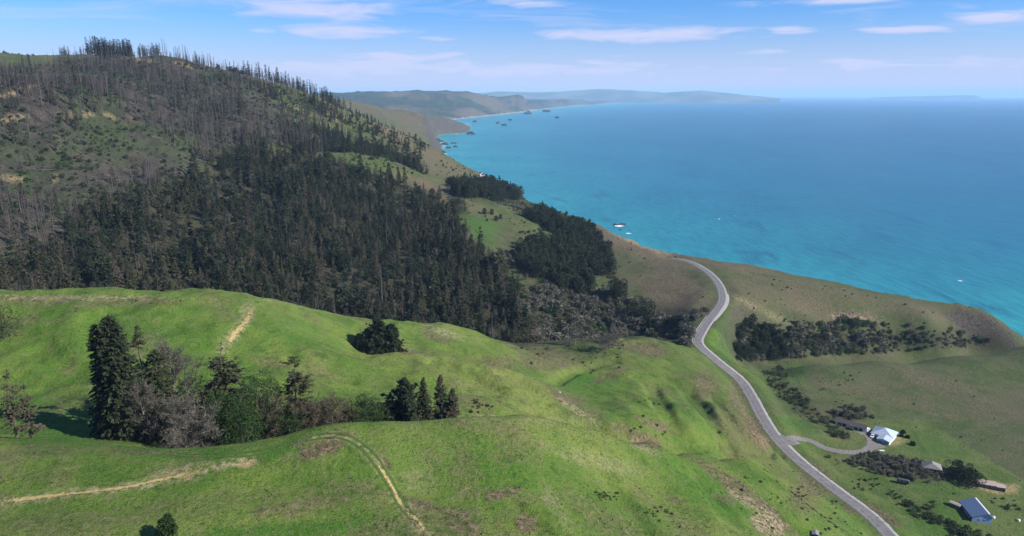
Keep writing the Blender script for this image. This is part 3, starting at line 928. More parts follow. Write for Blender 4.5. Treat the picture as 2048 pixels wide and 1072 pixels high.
def conifer(name, seed, h, rmax, nb, ns, t0=0.12, p=0.85, droop=0.3, ragged_=0.35, lean=0.0, sp=1.0, mats=(None, None), gaps=0.0, top_bare=0.0):
    """returns (trunk mesh, crown mesh)"""
    rg = np.random.default_rng(seed)
    T = TB()
    zz = np.linspace(0, 1, 8)
    bend = np.cumsum(rg.normal(size=(8, 2)) * 0.006 * h, 0)
    bend -= bend[0]
    P = np.stack([bend[:, 0] + lean * h * zz ** 2, bend[:, 1], zz * h * 0.985], 1)
    r0 = 0.014 * h + 0.06
    T.tube(P, r0 * (1 - zz) ** 0.8 + 0.02, 6)
    C = TB()
    u_ = rg.random(nb)
    t = t0 + (1 - t0) * (u_ ** 0.85) * (1 - top_bare)
    if gaps > 0:
        keep = perlin(t * 9 + seed, t * 0 + seed * 1.7) > -gaps * 0.0 - 0.35 + gaps
        t = t[keep]
    n = len(t)
    az = rg.random(n) * 2 * np.pi
    side_var = 1 + ragged_ * perlin(np.cos(az) * 1.3 + seed, t * 5 + seed) * 2
    L = rmax * (np.clip((1 - t) / (1 - t0), 0, 1) ** p * 0.95 + 0.06) * (1 - ragged_ * rg.random(n)) * side_var
    L *= np.clip(0.35 + (t - t0) / 0.15, 0.35, 1)
    ox = np.interp(t, zz, P[:, 0])
    oy = np.interp(t, zz, P[:, 1])
    O = np.stack([ox, oy, t * h], 1)
    dirs = np.stack([np.cos(az), np.sin(az), -droop * (1 - t) + 0.35 * (t - 0.5) + rg.normal(size=n) * 0.12], 1)
    # thin limb of each branch
    tipb = O + dirs * L[:, None] * 0.9
    T.tris(blades(O, tipb, 0.025 * np.ones(n) + 0.01 * L, rg))
    for k in range(ns):
        s = 0.22 + 0.78 * (k + rg.random(n)) / ns
        base = O + dirs * (L * s * 0.8)[:, None]
        sz = (0.32 * L + 0.35) * (1.15 - 0.4 * s) * sp * (0.7 + 0.6 * rg.random(n))
        a2 = az + rg.normal(size=n) * 0.75
        d2 = np.stack([np.cos(a2), np.sin(a2), -0.15 - droop * rg.random(n) + rg.normal(size=n) * 0.25], 1)
        C.tris(blades(base, base + d2 * sz[:, None], sz * 0.36, rg, 0.4))
    # leader
    m = 10
    tt = 1 - rg.random(m) * 0.1
    a2 = rg.random(m) * 6.28
    b0 = np.stack([np.full(m, P[-1, 0]), np.full(m, P[-1, 1]), tt * h], 1)
    C.tris(blades(b0, b0 + np.stack([np.cos(a2) * 0.5, np.sin(a2) * 0.5, 0.25 + rg.random(m) * 0.5], 1) * (0.02 * h + 0.2), np.full(m, 0.012 * h), rg))
    return T.mesh(name + '_trunk', [mats[0]], True), C.mesh(name + '_crown', [mats[1]])


def bare_tree(name, seed, h, spread, n1, n2, n3, tw=0.05, mats=(None, None), upright=0.8, base_h=0.2):
    """leafless or grey twiggy tree: (trunk with limbs, twig crown)"""
    rg = np.random.default_rng(seed)
    T, C = TB(), TB()
    zz = np.linspace(0, 1, 6)
    bend = np.cumsum(rg.normal(size=(6, 2)) * 0.02 * h, 0)
    bend -= bend[0]
    P = np.stack([bend[:, 0], bend[:, 1], zz * h * 0.75], 1)
    T.tube(P, (0.016 * h + 0.05) * (1 - 0.75 * zz), 6)
    for i in range(n1):
        t = base_h + (0.98 - base_h) * (i + rg.random()) / n1
        o = np.array([np.interp(t, zz, P[:, 0]), np.interp(t, zz, P[:, 1]), t * h * 0.75])
        az = i * 2.4 + rg.random() * 0.8
        prof = math.sin(math.pi * min(1, 0.25 + 0.75 * t) ** 0.9) * 0.75 + 0.35
        ln = spread * prof * (0.7 + 0.5 * rg.random())
        d = np.array([math.cos(az), math.sin(az), upright * (0.4 + 0.8 * t)])
        k = np.linspace(0, 1, 4)[:, None]
        B = o + d * ln * k + np.array([0, 0, 0.25 * ln]) * k ** 2 + rg.normal(size=(4, 3)) * 0.04 * ln * k
        T.tube(B, np.linspace(0.008 * h, 0.012, 4), 4)
        sb = rg.random(n2) * 0.85 + 0.15
        sO = np.stack([np.interp(sb, k[:, 0], B[:, q_]) for q_ in range(3)], 1)
        sd_ = unit(rg.normal(size=(n2, 3)) + d * 0.7 + np.array([0, 0, 0.5]))
        sl = spread * 0.42 * (0.5 + rg.random(n2))
        sT = sO + sd_ * sl[:, None]
        C.tris(blades(sO, sT, np.full(n2, tw * 0.9), rg, 0))
        for j in range(n2):
            q_ = rg.random(n3)[:, None]
            b0 = sO[j] + (sT[j] - sO[j]) * q_
            dd = unit(rg.normal(size=(n3, 3)) + sd_[j] * 0.6 + np.array([0, 0, 0.35]))
            C.tris(blades(b0, b0 + dd * (spread * 0.2 * (0.4 + rg.random(n3)))[:, None], np.full(n3, tw), rg, 0))
    return T.mesh(name + '_trunk', [mats[0]], True), C.mesh(name + '_crown', [mats[1]])


def snag(name, seed, h, nb, mats, blen=1.0):
    rg = np.random.default_rng(seed)
    T = TB()
    zz = np.linspace(0, 1, 6)
    bend = np.cumsum(rg.normal(size=(6, 2)) * 0.004 * h, 0)
    bend -= bend[0]
    P = np.stack([bend[:, 0], bend[:, 1], zz * h], 1)
    T.tube(P, (0.010 * h + 0.22) * (1 - 0.72 * zz), 5)
    t = 0.25 + 0.72 * rg.random(nb)
    az = rg.random(nb) * 6.28
    O = np.stack([np.interp(t, zz, P[:, 0]), np.interp(t, zz, P[:, 1]), t * h], 1)
    L = blen * (0.6 + 2.0 * (1 - t)) * (0.5 + rg.random(nb))
    d = np.stack([np.cos(az), np.sin(az), rg.normal(size=nb) * 0.3 - 0.1], 1)
    T.tris(blades(O, O + d * L[:, None], np.full(nb, 0.11), rg, 0))
    return T.mesh(name, mats, False)


def broadleaf(name, seed, h, w, nleaf, ls, mats, lobes=14, base=0.12, trunk=True):
    rg = np.random.default_rng(seed)
    T, C = TB(), TB()
    zz = np.linspace(0, 1, 5)
    P = np.stack([rg.normal(size=5) * 0.02 * h * zz, rg.normal(size=5) * 0.02 * h * zz, zz * h * 0.7], 1)
    if trunk:
        T.tube(P, (0.02 * h + 0.05) * (1 - 0.75 * zz), 6)
    cen = []
    for i in range(lobes):
        z = base + (0.9 - base) * (i + 0.5) / lobes
        rr_ = 0.5 * w * math.sqrt(max(0.05, 1 - (2 * (z - 0.42) / 1.25) ** 2)) * (0.35 + 0.45 * rg.random())
        a = i * 2.4 + rg.random()
        cen.append((math.cos(a) * rr_, math.sin(a) * rr_, z * h, (0.17 + 0.13 * rg.random()) * min(w, h * 1.2) * (1.15 - 0.5 * z)))
        if trunk and i % 2 == 0:
            o = P[min(4, int(z * 5))] * 0.8
            T.tube(np.array([o, (o + np.array(cen[-1][:3])) / 2 + [0, 0, 0.02 * h], cen[-1][:3]]), [0.012 * h, 0.008 * h, 0.003 * h], 4)
    per = nleaf // lobes
    for (x, y, z, r) in cen:
        d = unit(rg.normal(size=(per, 3)) + np.array([0, 0, 0.25]))
        rad = r * (0.55 + 0.5 * rg.random(per) ** 0.5)
        b0 = np.array([x, y, z]) + d * rad[:, None] * np.array([1, 1, 0.85])
        dd = unit(d + rg.normal(size=(per, 3)) * 0.8)
        C.tris(blades(b0, b0 + dd * (ls * (0.6 + 0.8 * rg.random(per)))[:, None], ls * 0.38 * np.ones(per), rg, 0.2))
    cm = C.mesh(name + '_crown', [mats[1]])
    return (T.mesh(name + '_trunk', [mats[0]], True) if trunk else None), cm


def shrub_mesh(name, seed, h, w, nleaf, ls, mat, lobes=7):
    """a low bush: stems and leaves in one mesh"""
    rg = np.random.default_rng(seed)
    C = TB()
    for i in range(lobes):
        a = rg.random() * 6.28
        rr_ = 0.32 * w * math.sqrt(rg.random())
        c_ = np.array([math.cos(a) * rr_, math.sin(a) * rr_, h * (0.3 + 0.3 * rg.random())])
        C.tris(blades(np.array([[0, 0, 0.0]]), c_[None], np.array([0.05 * h]), rg))
        per = nleaf // lobes
        d = unit(rg.normal(size=(per, 3)) + np.array([0, 0, 0.35]))
        r = np.array([0.24 * w, 0.24 * w, 0.42 * h]) * (0.75 + 0.4 * rg.random((per, 1)))
        b0 = c_ + d * r
        b0[:, 2] = np.maximum(b0[:, 2], 0.02)
        dd = unit(d + rg.normal(size=(per, 3)) * 0.7)
        C.tris(blades(b0, b0 + dd * (ls * (0.6 + 0.8 * rg.random(per)))[:, None], ls * 0.4 * np.ones(per), rg, 0.2))
    return C.mesh(name, [mat])


# ------------------------------------------------------------------ plant materials
def leaf_mat(name, a, b, transl=0.25, var=0.35, rough=0.7):
    m, g = new_mat(name)
    rnd = g.n('ShaderNodeObjectInfo').outputs['Random']
    pos = g.n('ShaderNodeTexCoord').outputs['Object']
    nn = g.noise(pos, 0.8, 3, 0.6)
    c = g.mix(g.math('ADD', g.math('MULTIPLY', rnd, 0.65), g.math('MULTIPLY', nn, 0.35)), a, b)
    v = g.ramp(nn, 0.25, 0.75, 0.78 * (1 - var), 0.78 * (1 + var))
    c = g.mix(1.0, c, g.n('ShaderNodeCombineColor', {0: v, 1: v, 2: v}).outputs[0], 'MULTIPLY')
    d = g.n('ShaderNodeBsdfPrincipled', {'Base Color': c, 'Roughness': rough, 'Specular IOR Level': 0.2})
    t = g.n('ShaderNodeBsdfTranslucent', {'Color': c})
    mx = g.n('ShaderNodeMixShader', {0: transl, 1: d.outputs[0], 2: t.outputs[0]})
    out_surface(g, mx.outputs[0])
    return m


def bark_mat(name, a, b):
    m, g = new_mat(name)
    rnd = g.n('ShaderNodeObjectInfo').outputs['Random']
    pos = g.n('ShaderNodeTexCoord').outputs['Object']
    nn = g.noise(g.n('ShaderNodeMapping', {0: pos, 3: (3, 3, 0.4)}).outputs[0], 2.0, 4, 0.6)
    c = g.mix(g.math('ADD', g.math('MULTIPLY', rnd, 0.6), g.math('MULTIPLY', nn, 0.4)), a, b)
    bs = g.n('ShaderNodeBsdfPrincipled', {'Base Color': c, 'Roughness': 0.9, 'Specular IOR Level': 0.15})
    out_surface(g, bs.outputs[0])
    return m


M_fir = leaf_mat('fir_needles', (0.024, 0.040, 0.016), (0.088, 0.086, 0.038))
M_fird = leaf_mat('dark_fir_needles', (0.018, 0.030, 0.014), (0.044, 0.056, 0.024))
M_firb = leaf_mat('dying_needles', (0.066, 0.064, 0.034), (0.122, 0.102, 0.062))
M_cyp = leaf_mat('cypress_leaves', (0.017, 0.028, 0.013), (0.042, 0.056, 0.024))
M_bay = leaf_mat('bay_leaves', (0.034, 0.078, 0.016), (0.068, 0.126, 0.028), 0.35)
M_bayd = leaf_mat('dark_bay_leaves', (0.028, 0.060, 0.015), (0.060, 0.098, 0.026), 0.3)
M_twig = leaf_mat('grey_twigs', (0.088, 0.080, 0.060), (0.142, 0.126, 0.098), 0.1)
M_twigr = leaf_mat('rusty_twigs', (0.085, 0.068, 0.042), (0.135, 0.108, 0.068), 0.1)
M_shrub = leaf_mat('coyote_brush', (0.030, 0.046, 0.019), (0.082, 0.098, 0.042))
M_shrubg = leaf_mat('green_brush', (0.052, 0.108, 0.028), (0.105, 0.175, 0.045))
M_willow = leaf_mat('willow_twigs', (0.105, 0.100, 0.070), (0.185, 0.172, 0.128), 0.15)
M_bark = bark_mat('bark', (0.045, 0.034, 0.028), (0.10, 0.08, 0.066))
M_char = bark_mat('charred_bark', (0.030, 0.025, 0.026), (0.095, 0.078, 0.074))
M_greyb = bark_mat('grey_bark', (0.10, 0.085, 0.075), (0.19, 0.165, 0.14))


# ------------------------------------------------------------------ tree things
def empty(name, loc, rz=0.0, sc=(1, 1, 1)):
    e = bpy.data.objects.new(name, None)
    e.empty_display_size = 1.0
    col.objects.link(e)
    e.location = loc
    e.rotation_euler = (0, 0, rz)
    e.scale = sc
    return e


def tree_thing(name, trunk, crown, loc, rz, sc, label, cat='tree', group=None, crown_label=None):
    e = empty(name, loc, rz, sc)
    tag(e, label, cat, group)
    t = bpy.data.objects.new('trunk', trunk)
    c = bpy.data.objects.new('crown', crown)
    for o in (t, c):
        col.objects.link(o)
        o.parent = e
    return e, t, c


def mesh_thing(name, me, loc, rz, sc, label, cat, group=None):
    o = bpy.data.objects.new(name, me)
    col.objects.link(o)
    o.location = loc
    o.rotation_euler = (0, 0, rz)
    o.scale = sc
    tag(o, label, cat, group)
    return o


def col_ground(u, r):
    x, y, _ = at_r(u, 700, r)
    return float(x), float(y), float(grid.z(x, y))


def height_to(u_, v_, x, y, z):
    """height of a thing standing at x, y whose top shows at picture row v_"""
    r = math.hypot(x, y)
    a, b, c_ = ray(u_, v_)
    return CZ + float(c_) / math.hypot(float(a), float(b)) * r - z


# --- grove in the gully behind the knoll, each tree its own mesh
GROVE = [
    # u, top v, distance, width px, kind, label
    (233, 632, 241, 66, 'fir', 'tallest dark conifer, dense and columnar, at the left end of the gully grove'),
    (197, 648, 243, 48, 'firs', 'slender tall conifer with layered drooping boughs, leftmost of the gully grove'),
    (277, 650, 250, 36, 'thin', 'thin sparse conifer with a bushy top, right of the tallest conifer'),
    (312, 700, 247, 52, 'thin', 'open-branched conifer in front of the broad grey bare tree'),
    (345, 664, 252, 84, 'bare', 'broad tall grey-brown bare tree rising in the middle of the gully grove'),
    (278, 748, 236, 62, 'bare', 'greyish pink bare tree at the foot of the thin conifer'),
    (347, 776, 231, 96, 'barel', 'low shaggy grey-brown tree at the front of the gully grove'),
    (404, 745, 246, 44, 'rust', 'small rusty brown tree left of the conifer with the tiered top'),
    (437, 688, 244, 66, 'thin', 'conifer with a tiered open top standing above the bright green trees'),
    (452, 765, 233, 84, 'bay', 'bright green leafy tree reaching down to the knoll, left of two green trees'),
    (506, 742, 241, 76, 'bayd', 'darker green round-topped leafy tree, right of the bright green one'),
    (545, 775, 236, 66, 'rust', 'brown twiggy tree between the green leafy tree and the flat-topped conifer'),
    (586, 712, 241, 56, 'thin', 'flat-topped conifer with a bare upper stem'),
    (598, 780, 238, 60, 'rustg', 'olive-brown tree at the foot of the flat-topped conifer'),
    (657, 775, 238, 74, 'rust', 'rounded reddish brown tree standing alone right of the flat-topped conifer'),
    (718, 796, 243, 60, 'bayd', 'low dark green bushy tree between the reddish tree and the conifer row'),
    (808, 755, 250, 60, 'wide', 'irregular broad conifer, leftmost of the row of four'),
    (845, 756, 251, 34, 'narrow', 'narrow pointed conifer, second of the row of four'),
    (879, 751, 253, 30, 'narrowb', 'narrow brownish conifer, third and tallest of the row of four'),
    (903, 777, 252, 32, 'narrowb', 'short narrow brown conifer, rightmost of the row of four'),
    (4, 742, 229, 30, 'rustthin', 'thin brownish conifer at the very left edge of the picture'),
    (32, 772, 230, 28, 'rustthin', 'short thin brownish conifer just inside the left edge'),
    (470, 812, 229, 60, 'bay', 'low bright green bush tree at the foot of the leafy pair'),
    (740, 812, 246, 44, 'bayd', 'small dark bush tree next to the conifer row'),
    (480, 790, 247, 70, 'bayd', 'dark shaded leafy tree behind the bright green pair'),
    (625, 800, 244, 60, 'rust', 'brown brushy tree between the olive-brown tree and the reddish one'),
    (300, 800, 246, 60, 'bayd', 'dark leafy undergrowth tree between the tallest conifer and the shaggy tree'),
    (420, 810, 240, 60, 'bayd', 'dark low tree left of the bright green pair'),
    (690, 815, 244, 44, 'rust', 'low brown brush right of the reddish tree'),
    (570, 815, 236, 60, 'bayd', 'dark low brush in front of the flat-topped conifer'),
    (770, 800, 249, 50, 'wide', 'short dark spreading conifer left of the row of four'),
    (380, 800, 250, 60, 'bayd', 'dark leafy understorey tree in shade behind the shaggy grey tree'),
]
for i, (u_, v_, r_, wpx, kind, lab) in enumerate(GROVE):
    r_ -= 5
    x, y, z = col_ground(u_, r_)
    z -= 0.3
    h = height_to(u_, v_, x, y, z)
    dist = math.sqrt(x * x + y * y + (CZ - z) ** 2)
    w = wpx / F0 * dist * 1.18
    sd_ = 100 + i
    nm = 'conifer_tree'
    if kind == 'fir':
        t_, c_ = conifer('fir', sd_, h, w * 0.66, 900, 13, 0.02, 0.42, 0.5, 0.3, sp=0.62, mats=(M_bark, M_fird))
    elif kind == 'firs':
        t_, c_ = conifer('fir', sd_, h, w * 0.7, 620, 12, 0.04, 0.55, 0.65, 0.35, sp=0.62, mats=(M_bark, M_fird))
    elif kind == 'thin':
        t_, c_ = conifer('fir', sd_, h, w * 0.8, 300, 12, 0.10, 0.45, 0.25, 0.55, sp=0.66, mats=(M_bark, M_fir), gaps=0.25)
    elif kind == 'wide':
        t_, c_ = conifer('fir', sd_, h, w * 0.8, 340, 12, 0.05, 0.6, 0.1, 0.55, sp=0.7, mats=(M_bark, M_fird))
    elif kind == 'narrow':
        t_, c_ = conifer('fir', sd_, h, w * 0.7, 340, 10, 0.05, 0.75, 0.4, 0.3, sp=0.7, mats=(M_bark, M_fir))
    elif kind == 'narrowb':
        t_, c_ = conifer('fir', sd_, h, w * 0.66, 320, 10, 0.08, 0.6, 0.3, 0.4, sp=0.65, mats=(M_bark, M_firb))
    elif kind == 'rustthin':
        t_, c_ = conifer('fir', sd_, h, w * 0.75, 210, 10, 0.12, 0.5, 0.3, 0.5, sp=0.55, mats=(M_bark, M_firb), gaps=0.2)
    elif kind == 'bare':
        nm = 'bare_tree'
        t_, c_ = bare_tree('bare', sd_, h, w * 0.42, 20, 12, 34, 0.065, (M_greyb, M_twig))
    elif kind == 'barel':
        nm = 'bare_tree'
        t_, c_ = bare_tree('bare', sd_, h, w * 0.46, 20, 13, 42, 0.07, (M_greyb, M_twig), upright=0.35, base_h=0.05)
    elif kind in ('rust', 'rustg'):
        nm = 'twiggy_tree'
        t_, c_ = bare_tree('bare', sd_, h, w * 0.45, 18, 11, 24, 0.06, (M_bark, M_twigr), upright=0.6, base_h=0.1)
    else:
        nm = 'leafy_tree'
        t_, c_ = broadleaf('leafy', sd_, h, w * 1.1, 7000, 0.45, (M_bark, M_bay if kind == 'bay' else M_bayd), 22, 0.06)
    tree_thing(nm, t_, c_, (x, y, z), random.random() * 6.28, (1, 1, 1), lab, 'tree', 'trees of the grove in the gully')

# --- lone clump on the hill shoulder and other single trees; (u, v of the base, top v, width px)
SINGLE = [
    (757, 706, 638, 70, 'con', 'dense dark evergreen standing alone on the shoulder of the green hill'),
    (728, 704, 668, 44, 'cyp', 'small dark evergreen leaning against the left side of the lone hill clump'),
    (783, 703, 648, 46, 'con', 'round evergreen on the right side of the lone hill clump'),
    (8, 678, 612, 50, 'bayd', 'bushy green tree at the left edge on the open green hillside'),
    (1213, 705, 668, 44, 'bare', 'dark leafless small tree behind the grassy dome above the bend'),
    (1236, 692, 655, 40, 'barep', 'pale grey leafless tree next to the dark leafless one'),
    (1917, 950, 926, 46, 'cyp', 'dark spreading evergreen between the grey-roofed house and the red-brown house'),
    (1938, 966, 940, 44, 'cyp', 'low dark evergreen right in front of the spreading one'),
    (289, 1076, 1046, 30, 'bayd', 'lone dark round bush at the bottom edge of the green knoll'),
    (1806, 866, 861, 6, 'bayd', 'dark round garden bush, farthest of four on the white house lawn'),
    (1803, 873, 868, 7, 'bayd', 'dark oval garden bush, second of four on the white house lawn'),
    (1815, 876, 872, 6, 'bayd', 'small garden bush, third of four on the white house lawn'),
    (1826, 890, 884, 9, 'bayd', 'largest dark garden bush, nearest of four on the white house lawn'),
    (912, 428, 393, 40, 'cyp', 'single round dark tree at the top of the bright green slope'),
    (1236, 605, 556, 34, 'cyp', 'dark pointed evergreen rising from the thicket below the meadow'),
    (1282, 640, 598, 60, 'cyp', 'dark round evergreen at the front of the canyon thicket'),
    (1150, 690, 640, 34, 'barep', 'pale grey round leafless tree in the canyon thicket'),
]
for i, (u_, vb, vt, wpx, kind, lab) in enumerate(SINGLE):
    if vb > 1072:
        x, y, z = col_ground(u_, 150.0)
    else:
        x, y, z = [float(q_[0]) for q_ in hit(u_, vb, 420 if vb < 700 and u_ > 900 else 100)]
    if not np.isfinite(x):
        print('no ground for', lab)
        continue
    z -= 0.25
    h = max(2.0, height_to(u_, vt, x, y, z))
    dist = math.sqrt(x * x + y * y + (CZ - z) ** 2)
    w = wpx / F0 * dist
    if kind == 'con':
        t_, c_ = conifer('evergreen', 300 + i, h, w * 0.72, 620, 12, 0.0, 0.55, 0.25, 0.45, sp=0.75, mats=(M_bark, M_fird))
    elif kind == 'cyp':
        t_, c_ = broadleaf('evergreen', 300 + i, h, w * 1.15, 5200, max(0.5, 0.03 * h + 0.3), (M_bark, M_cyp), 24, 0.05)
    elif kind == 'bayd':
        t_, c_ = broadleaf('leafy', 300 + i, h, w * 1.15, 2600, 0.45, (M_bark, M_bayd), 16, 0.1)
    else:
        t_, c_ = bare_tree('bare', 300 + i, h, w * 0.5, 14, 9, 16, 0.09, (M_greyb, M_twig if kind == 'bare' else M_willow), upright=0.6)
    tree_thing('evergreen_tree' if kind in ('cyp', 'con') else 'leafy_tree' if kind == 'bayd' else 'bare_tree', t_, c_, (x, y, z), random.random() * 6.28, (1, 1, 1), lab, 'tree')

# ------------------------------------------------------------------ masses of trees and shrubs
HM = 24.0                                     # model height of the shared forest trees
FIRS = [(6.2, 0.62, 0.35, 0.05, 0.4), (7.4, 0.42, 0.65, 0.08, 0.15), (5.0, 0.85, 0.3, 0.04, 0.5), (6.8, 0.5, 0.55, 0.02, 0.3), (5.6, 0.3, 0.7, 0.25, 0.2), (8.0, 0.55, 0.5, 0.0, 0.35), (4.2, 0.5, 0.45, 0.1, 0.4), (6.4, 0.7, 0.6, 0.12, 0.1)]
P_FIR = [conifer('forest_fir', 500 + k, HM, a_, 150 + 10 * (k % 4), 6, d_, b_, e_, c_, sp=1.1, mats=(M_bark, [M_fir, M_fird, M_fir, M_cyp][k % 4]), gaps=0.12 if k in (1, 4, 7) else 0.0) for k, (a_, b_, c_, d_, e_) in enumerate(FIRS)]
P_DYE = [conifer('dying_fir', 520 + k, HM, 5.0, 130, 5, 0.08, 0.7, 0.3, 0.5, sp=1.0, mats=(M_char, M_firb)) for k in range(2)]
P_RIDGE = [conifer('ridge_fir', 530 + k, HM, 3.6, 100, 4, 0.12, 0.4, 0.2, 0.5, sp=1.05, mats=(M_char, M_fird), gaps=0.1) for k in range(2)]
P_BARE = [bare_tree('grey_tree', 540 + k, 15.0, 4.2, 12, 7, 9, 0.13, (M_greyb, [M_twig, M_willow][k % 2])) for k in range(2)]
P_CYP = [broadleaf('cypress', 550 + k, 14.0, 10.5, 1300, 1.0, (M_bark, M_cyp), 14, 0.04) for k in range(3)]
P_SNAG = [snag('burnt_snag', 560 + k, HM, [14, 22, 34][k], [M_char], [0.7, 1.0, 1.3][k]) for k in range(3)]
P_SHR = [shrub_mesh('brush', 570 + k, 1.6, 2.4, 260, 0.34, [M_shrub, M_shrubg][k % 2]) for k in range(3)]
P_WIL = [shrub_mesh('willow', 580 + k, 4.2, 5.0, 520, 0.62, M_willow, 9) for k in range(3)]


def jgrid(x0, x1, y0, y1, sp, seed):
    rg = np.random.default_rng(seed)
    xs, ys = np.meshgrid(np.arange(x0, x1, sp), np.arange(y0, y1, sp))
    xs = xs.ravel() + (rg.random(xs.size) - 0.5) * sp * 0.95
    ys = ys.ravel() + (rg.random(ys.size) - 0.5) * sp * 0.95
    zs = grid.z(xs, ys)
    u_, v_ = project(xs, ys, zs)
    return xs, ys, zs, u_, v_, np.hypot(xs, ys)


def visible(x, y, z):
    """is a point seen from the camera over the ground"""
    ok = np.ones(len(x), bool)
    for t in np.linspace(0.12, 0.985, 90):
        ok &= (CZ + (z - CZ) * t) > grid.z(x * t, y * t)
    u_, v_ = project(x, y, z)
    return ok & (u_ > -10) & (u_ < 2058) & (v_ > 0) & (v_ < 1085)


class Crop:
    """all plants of one kind: positions with height and variant; the largest in view become things, the rest one mass"""
    def __init__(self):
        self.rows = []

    def put(self, x, y, z, s, k):
        if len(x):
            self.rows.append(np.stack([x, y, z, s, np.asarray(k, float) + np.zeros(len(x))], 1))


def gn_scatter(name, pts, protos, label, cat):
    """one object of instances: pts rows x, y, z, scale, variant; protos: list of lists of objects"""
    me = bpy.data.meshes.new(name)
    n = len(pts)
    me.vertices.add(n)
    me.vertices.foreach_set('co', pts[:, :3].astype(np.float32).ravel())
    rg = np.random.default_rng(n)
    for nm, arr, ty in (('isc', pts[:, 3], 'FLOAT'), ('irot', rg.random(n) * 6.283, 'FLOAT')):
        a = me.attributes.new(nm, ty, 'POINT')
        a.data.foreach_set('value', arr.astype(np.float32))
    a = me.attributes.new('ivar', 'INT', 'POINT')
    a.data.foreach_set('value', pts[:, 4].astype(np.int32))
    o = obj(name, me)
    ng = bpy.data.node_groups.new(name, 'GeometryNodeTree')
    ng.interface.new_socket('Geometry', in_out='INPUT', socket_type='NodeSocketGeometry')
    ng.interface.new_socket('Geometry', in_out='OUTPUT', socket_type='NodeSocketGeometry')
    L, Nn = ng.links, ng.nodes
    gi, go = Nn.new('NodeGroupInput'), Nn.new('NodeGroupOutput')
    rot_a = Nn.new('GeometryNodeInputNamedAttribute')
    rot_a.data_type = 'FLOAT'
    rot_a.inputs[0].default_value = 'irot'
    sc_a = Nn.new('GeometryNodeInputNamedAttribute')
    sc_a.data_type = 'FLOAT'
    sc_a.inputs[0].default_value = 'isc'
    va = Nn.new('GeometryNodeInputNamedAttribute')
    va.data_type = 'INT'
    va.inputs[0].default_value = 'ivar'
    cx_ = Nn.new('ShaderNodeCombineXYZ')
    L.new(rot_a.outputs[0], cx_.inputs[2])
    e2r = Nn.new('FunctionNodeEulerToRotation')
    L.new(cx_.outputs[0], e2r.inputs[0])
    jn = Nn.new('GeometryNodeJoinGeometry')
    for k, parts in enumerate(protos):
        cmpn = Nn.new('FunctionNodeCompare')
        cmpn.data_type = 'INT'
        cmpn.operation = 'EQUAL'
        L.new(va.outputs[0], cmpn.inputs[2])
        cmpn.inputs[3].default_value = k
        if len(parts) > 1:
            pj = Nn.new('GeometryNodeJoinGeometry')
        for po in parts:
            oi = Nn.new('GeometryNodeObjectInfo')
            oi.transform_space = 'ORIGINAL'
            oi.inputs['Object'].default_value = po
            last = oi.outputs['Geometry']
            if len(parts) > 1:
                L.new(last, pj.inputs[0])
                last = pj.outputs[0]
        ip = Nn.new('GeometryNodeInstanceOnPoints')
        L.new(gi.outputs[0], ip.inputs['Points'])
        L.new(cmpn.outputs[0], ip.inputs['Selection'])
        L.new(last, ip.inputs['Instance'])
        L.new(e2r.outputs[0], ip.inputs['Rotation'])
        L.new(sc_a.outputs[0], ip.inputs['Scale'])
        L.new(ip.outputs[0], jn.inputs[0])
    L.new(jn.outputs[0], go.inputs[0])
    md = o.modifiers.new('scatter', 'NODES')
    md.node_group = ng
    tag(o, label, cat, kind='stuff')
    return o


fir, dye, snags, cyp, grey, shrub, willow, ridge = [Crop() for _ in range(8)]
rg = np.random.default_rng(11)

# conifer forest on the canyon side
x, y, z, u_, v_, r_ = jgrid(-760, 160, 330, 1180, 6.9, 21)
wu, wv = 26 * fbm(x, y, 60, 3), 22 * fbm(x + 400, y, 60, 3)
m = inpoly(u_ + wu, v_ + wv, FOREST) & (r_ > 455) & (r_ < 1180)
dens = fbm(x, y, 80, 3)
m &= (rg.random(len(x)) < 0.76 + 1.25 * dens - 0.25 * sstep(420, 120, u_) * sstep(620, 700, r_) + 0.4 * (r_ < 620))
m &= ~((v_ > 640) & (u_ > 640) & (r_ < 500))
pick = rg.random(len(x)) + 0.24 * sstep(600, 100, u_) + 0.25 * fbm(x - 200, y, 110, 3)
hs = (8 + 17 * rg.random(len(x)) ** 1.3 + 20 * np.maximum(fbm(x + 77, y, 70, 3), -0.1)) / HM
hs = np.clip(hs * 1.12, 0.42, 1.5)
hs *= np.where(r_ < 560, 0.8, 1.0)
k = m & (pick < 0.22) & (pick > 0.10)
cyp.put(x[k], y[k], z[k] - 0.3, 0.45 + 0.75 * rg.random(k.sum()), rg.integers(0, 3, k.sum()))
k = m & (pick < 0.62) & (pick >= 0.22)
fir.put(x[k], y[k], z[k] - 0.3, hs[k], rg.integers(0, 8, k.sum()))
k = m & (pick <= 0.10)
dye.put(x[k], y[k], z[k] - 0.3, hs[k] * 0.95, rg.integers(0, 2, k.sum()))
k = m & (pick >= 0.62) & (pick < 0.68)
snags.put(x[k], y[k], z[k] - 0.3, hs[k], rg.integers(0, 3, k.sum()))
k = m & (pick >= 0.68) & (pick < 0.80)
grey.put(x[k], y[k], z[k] - 0.3, hs[k] * 0.9, rg.integers(0, 2, k.sum()))
k = m & (pick >= 0.80)
dye.put(x[k], y[k], z[k] - 0.3, hs[k] * 0.85, rg.integers(0, 2, k.sum()))

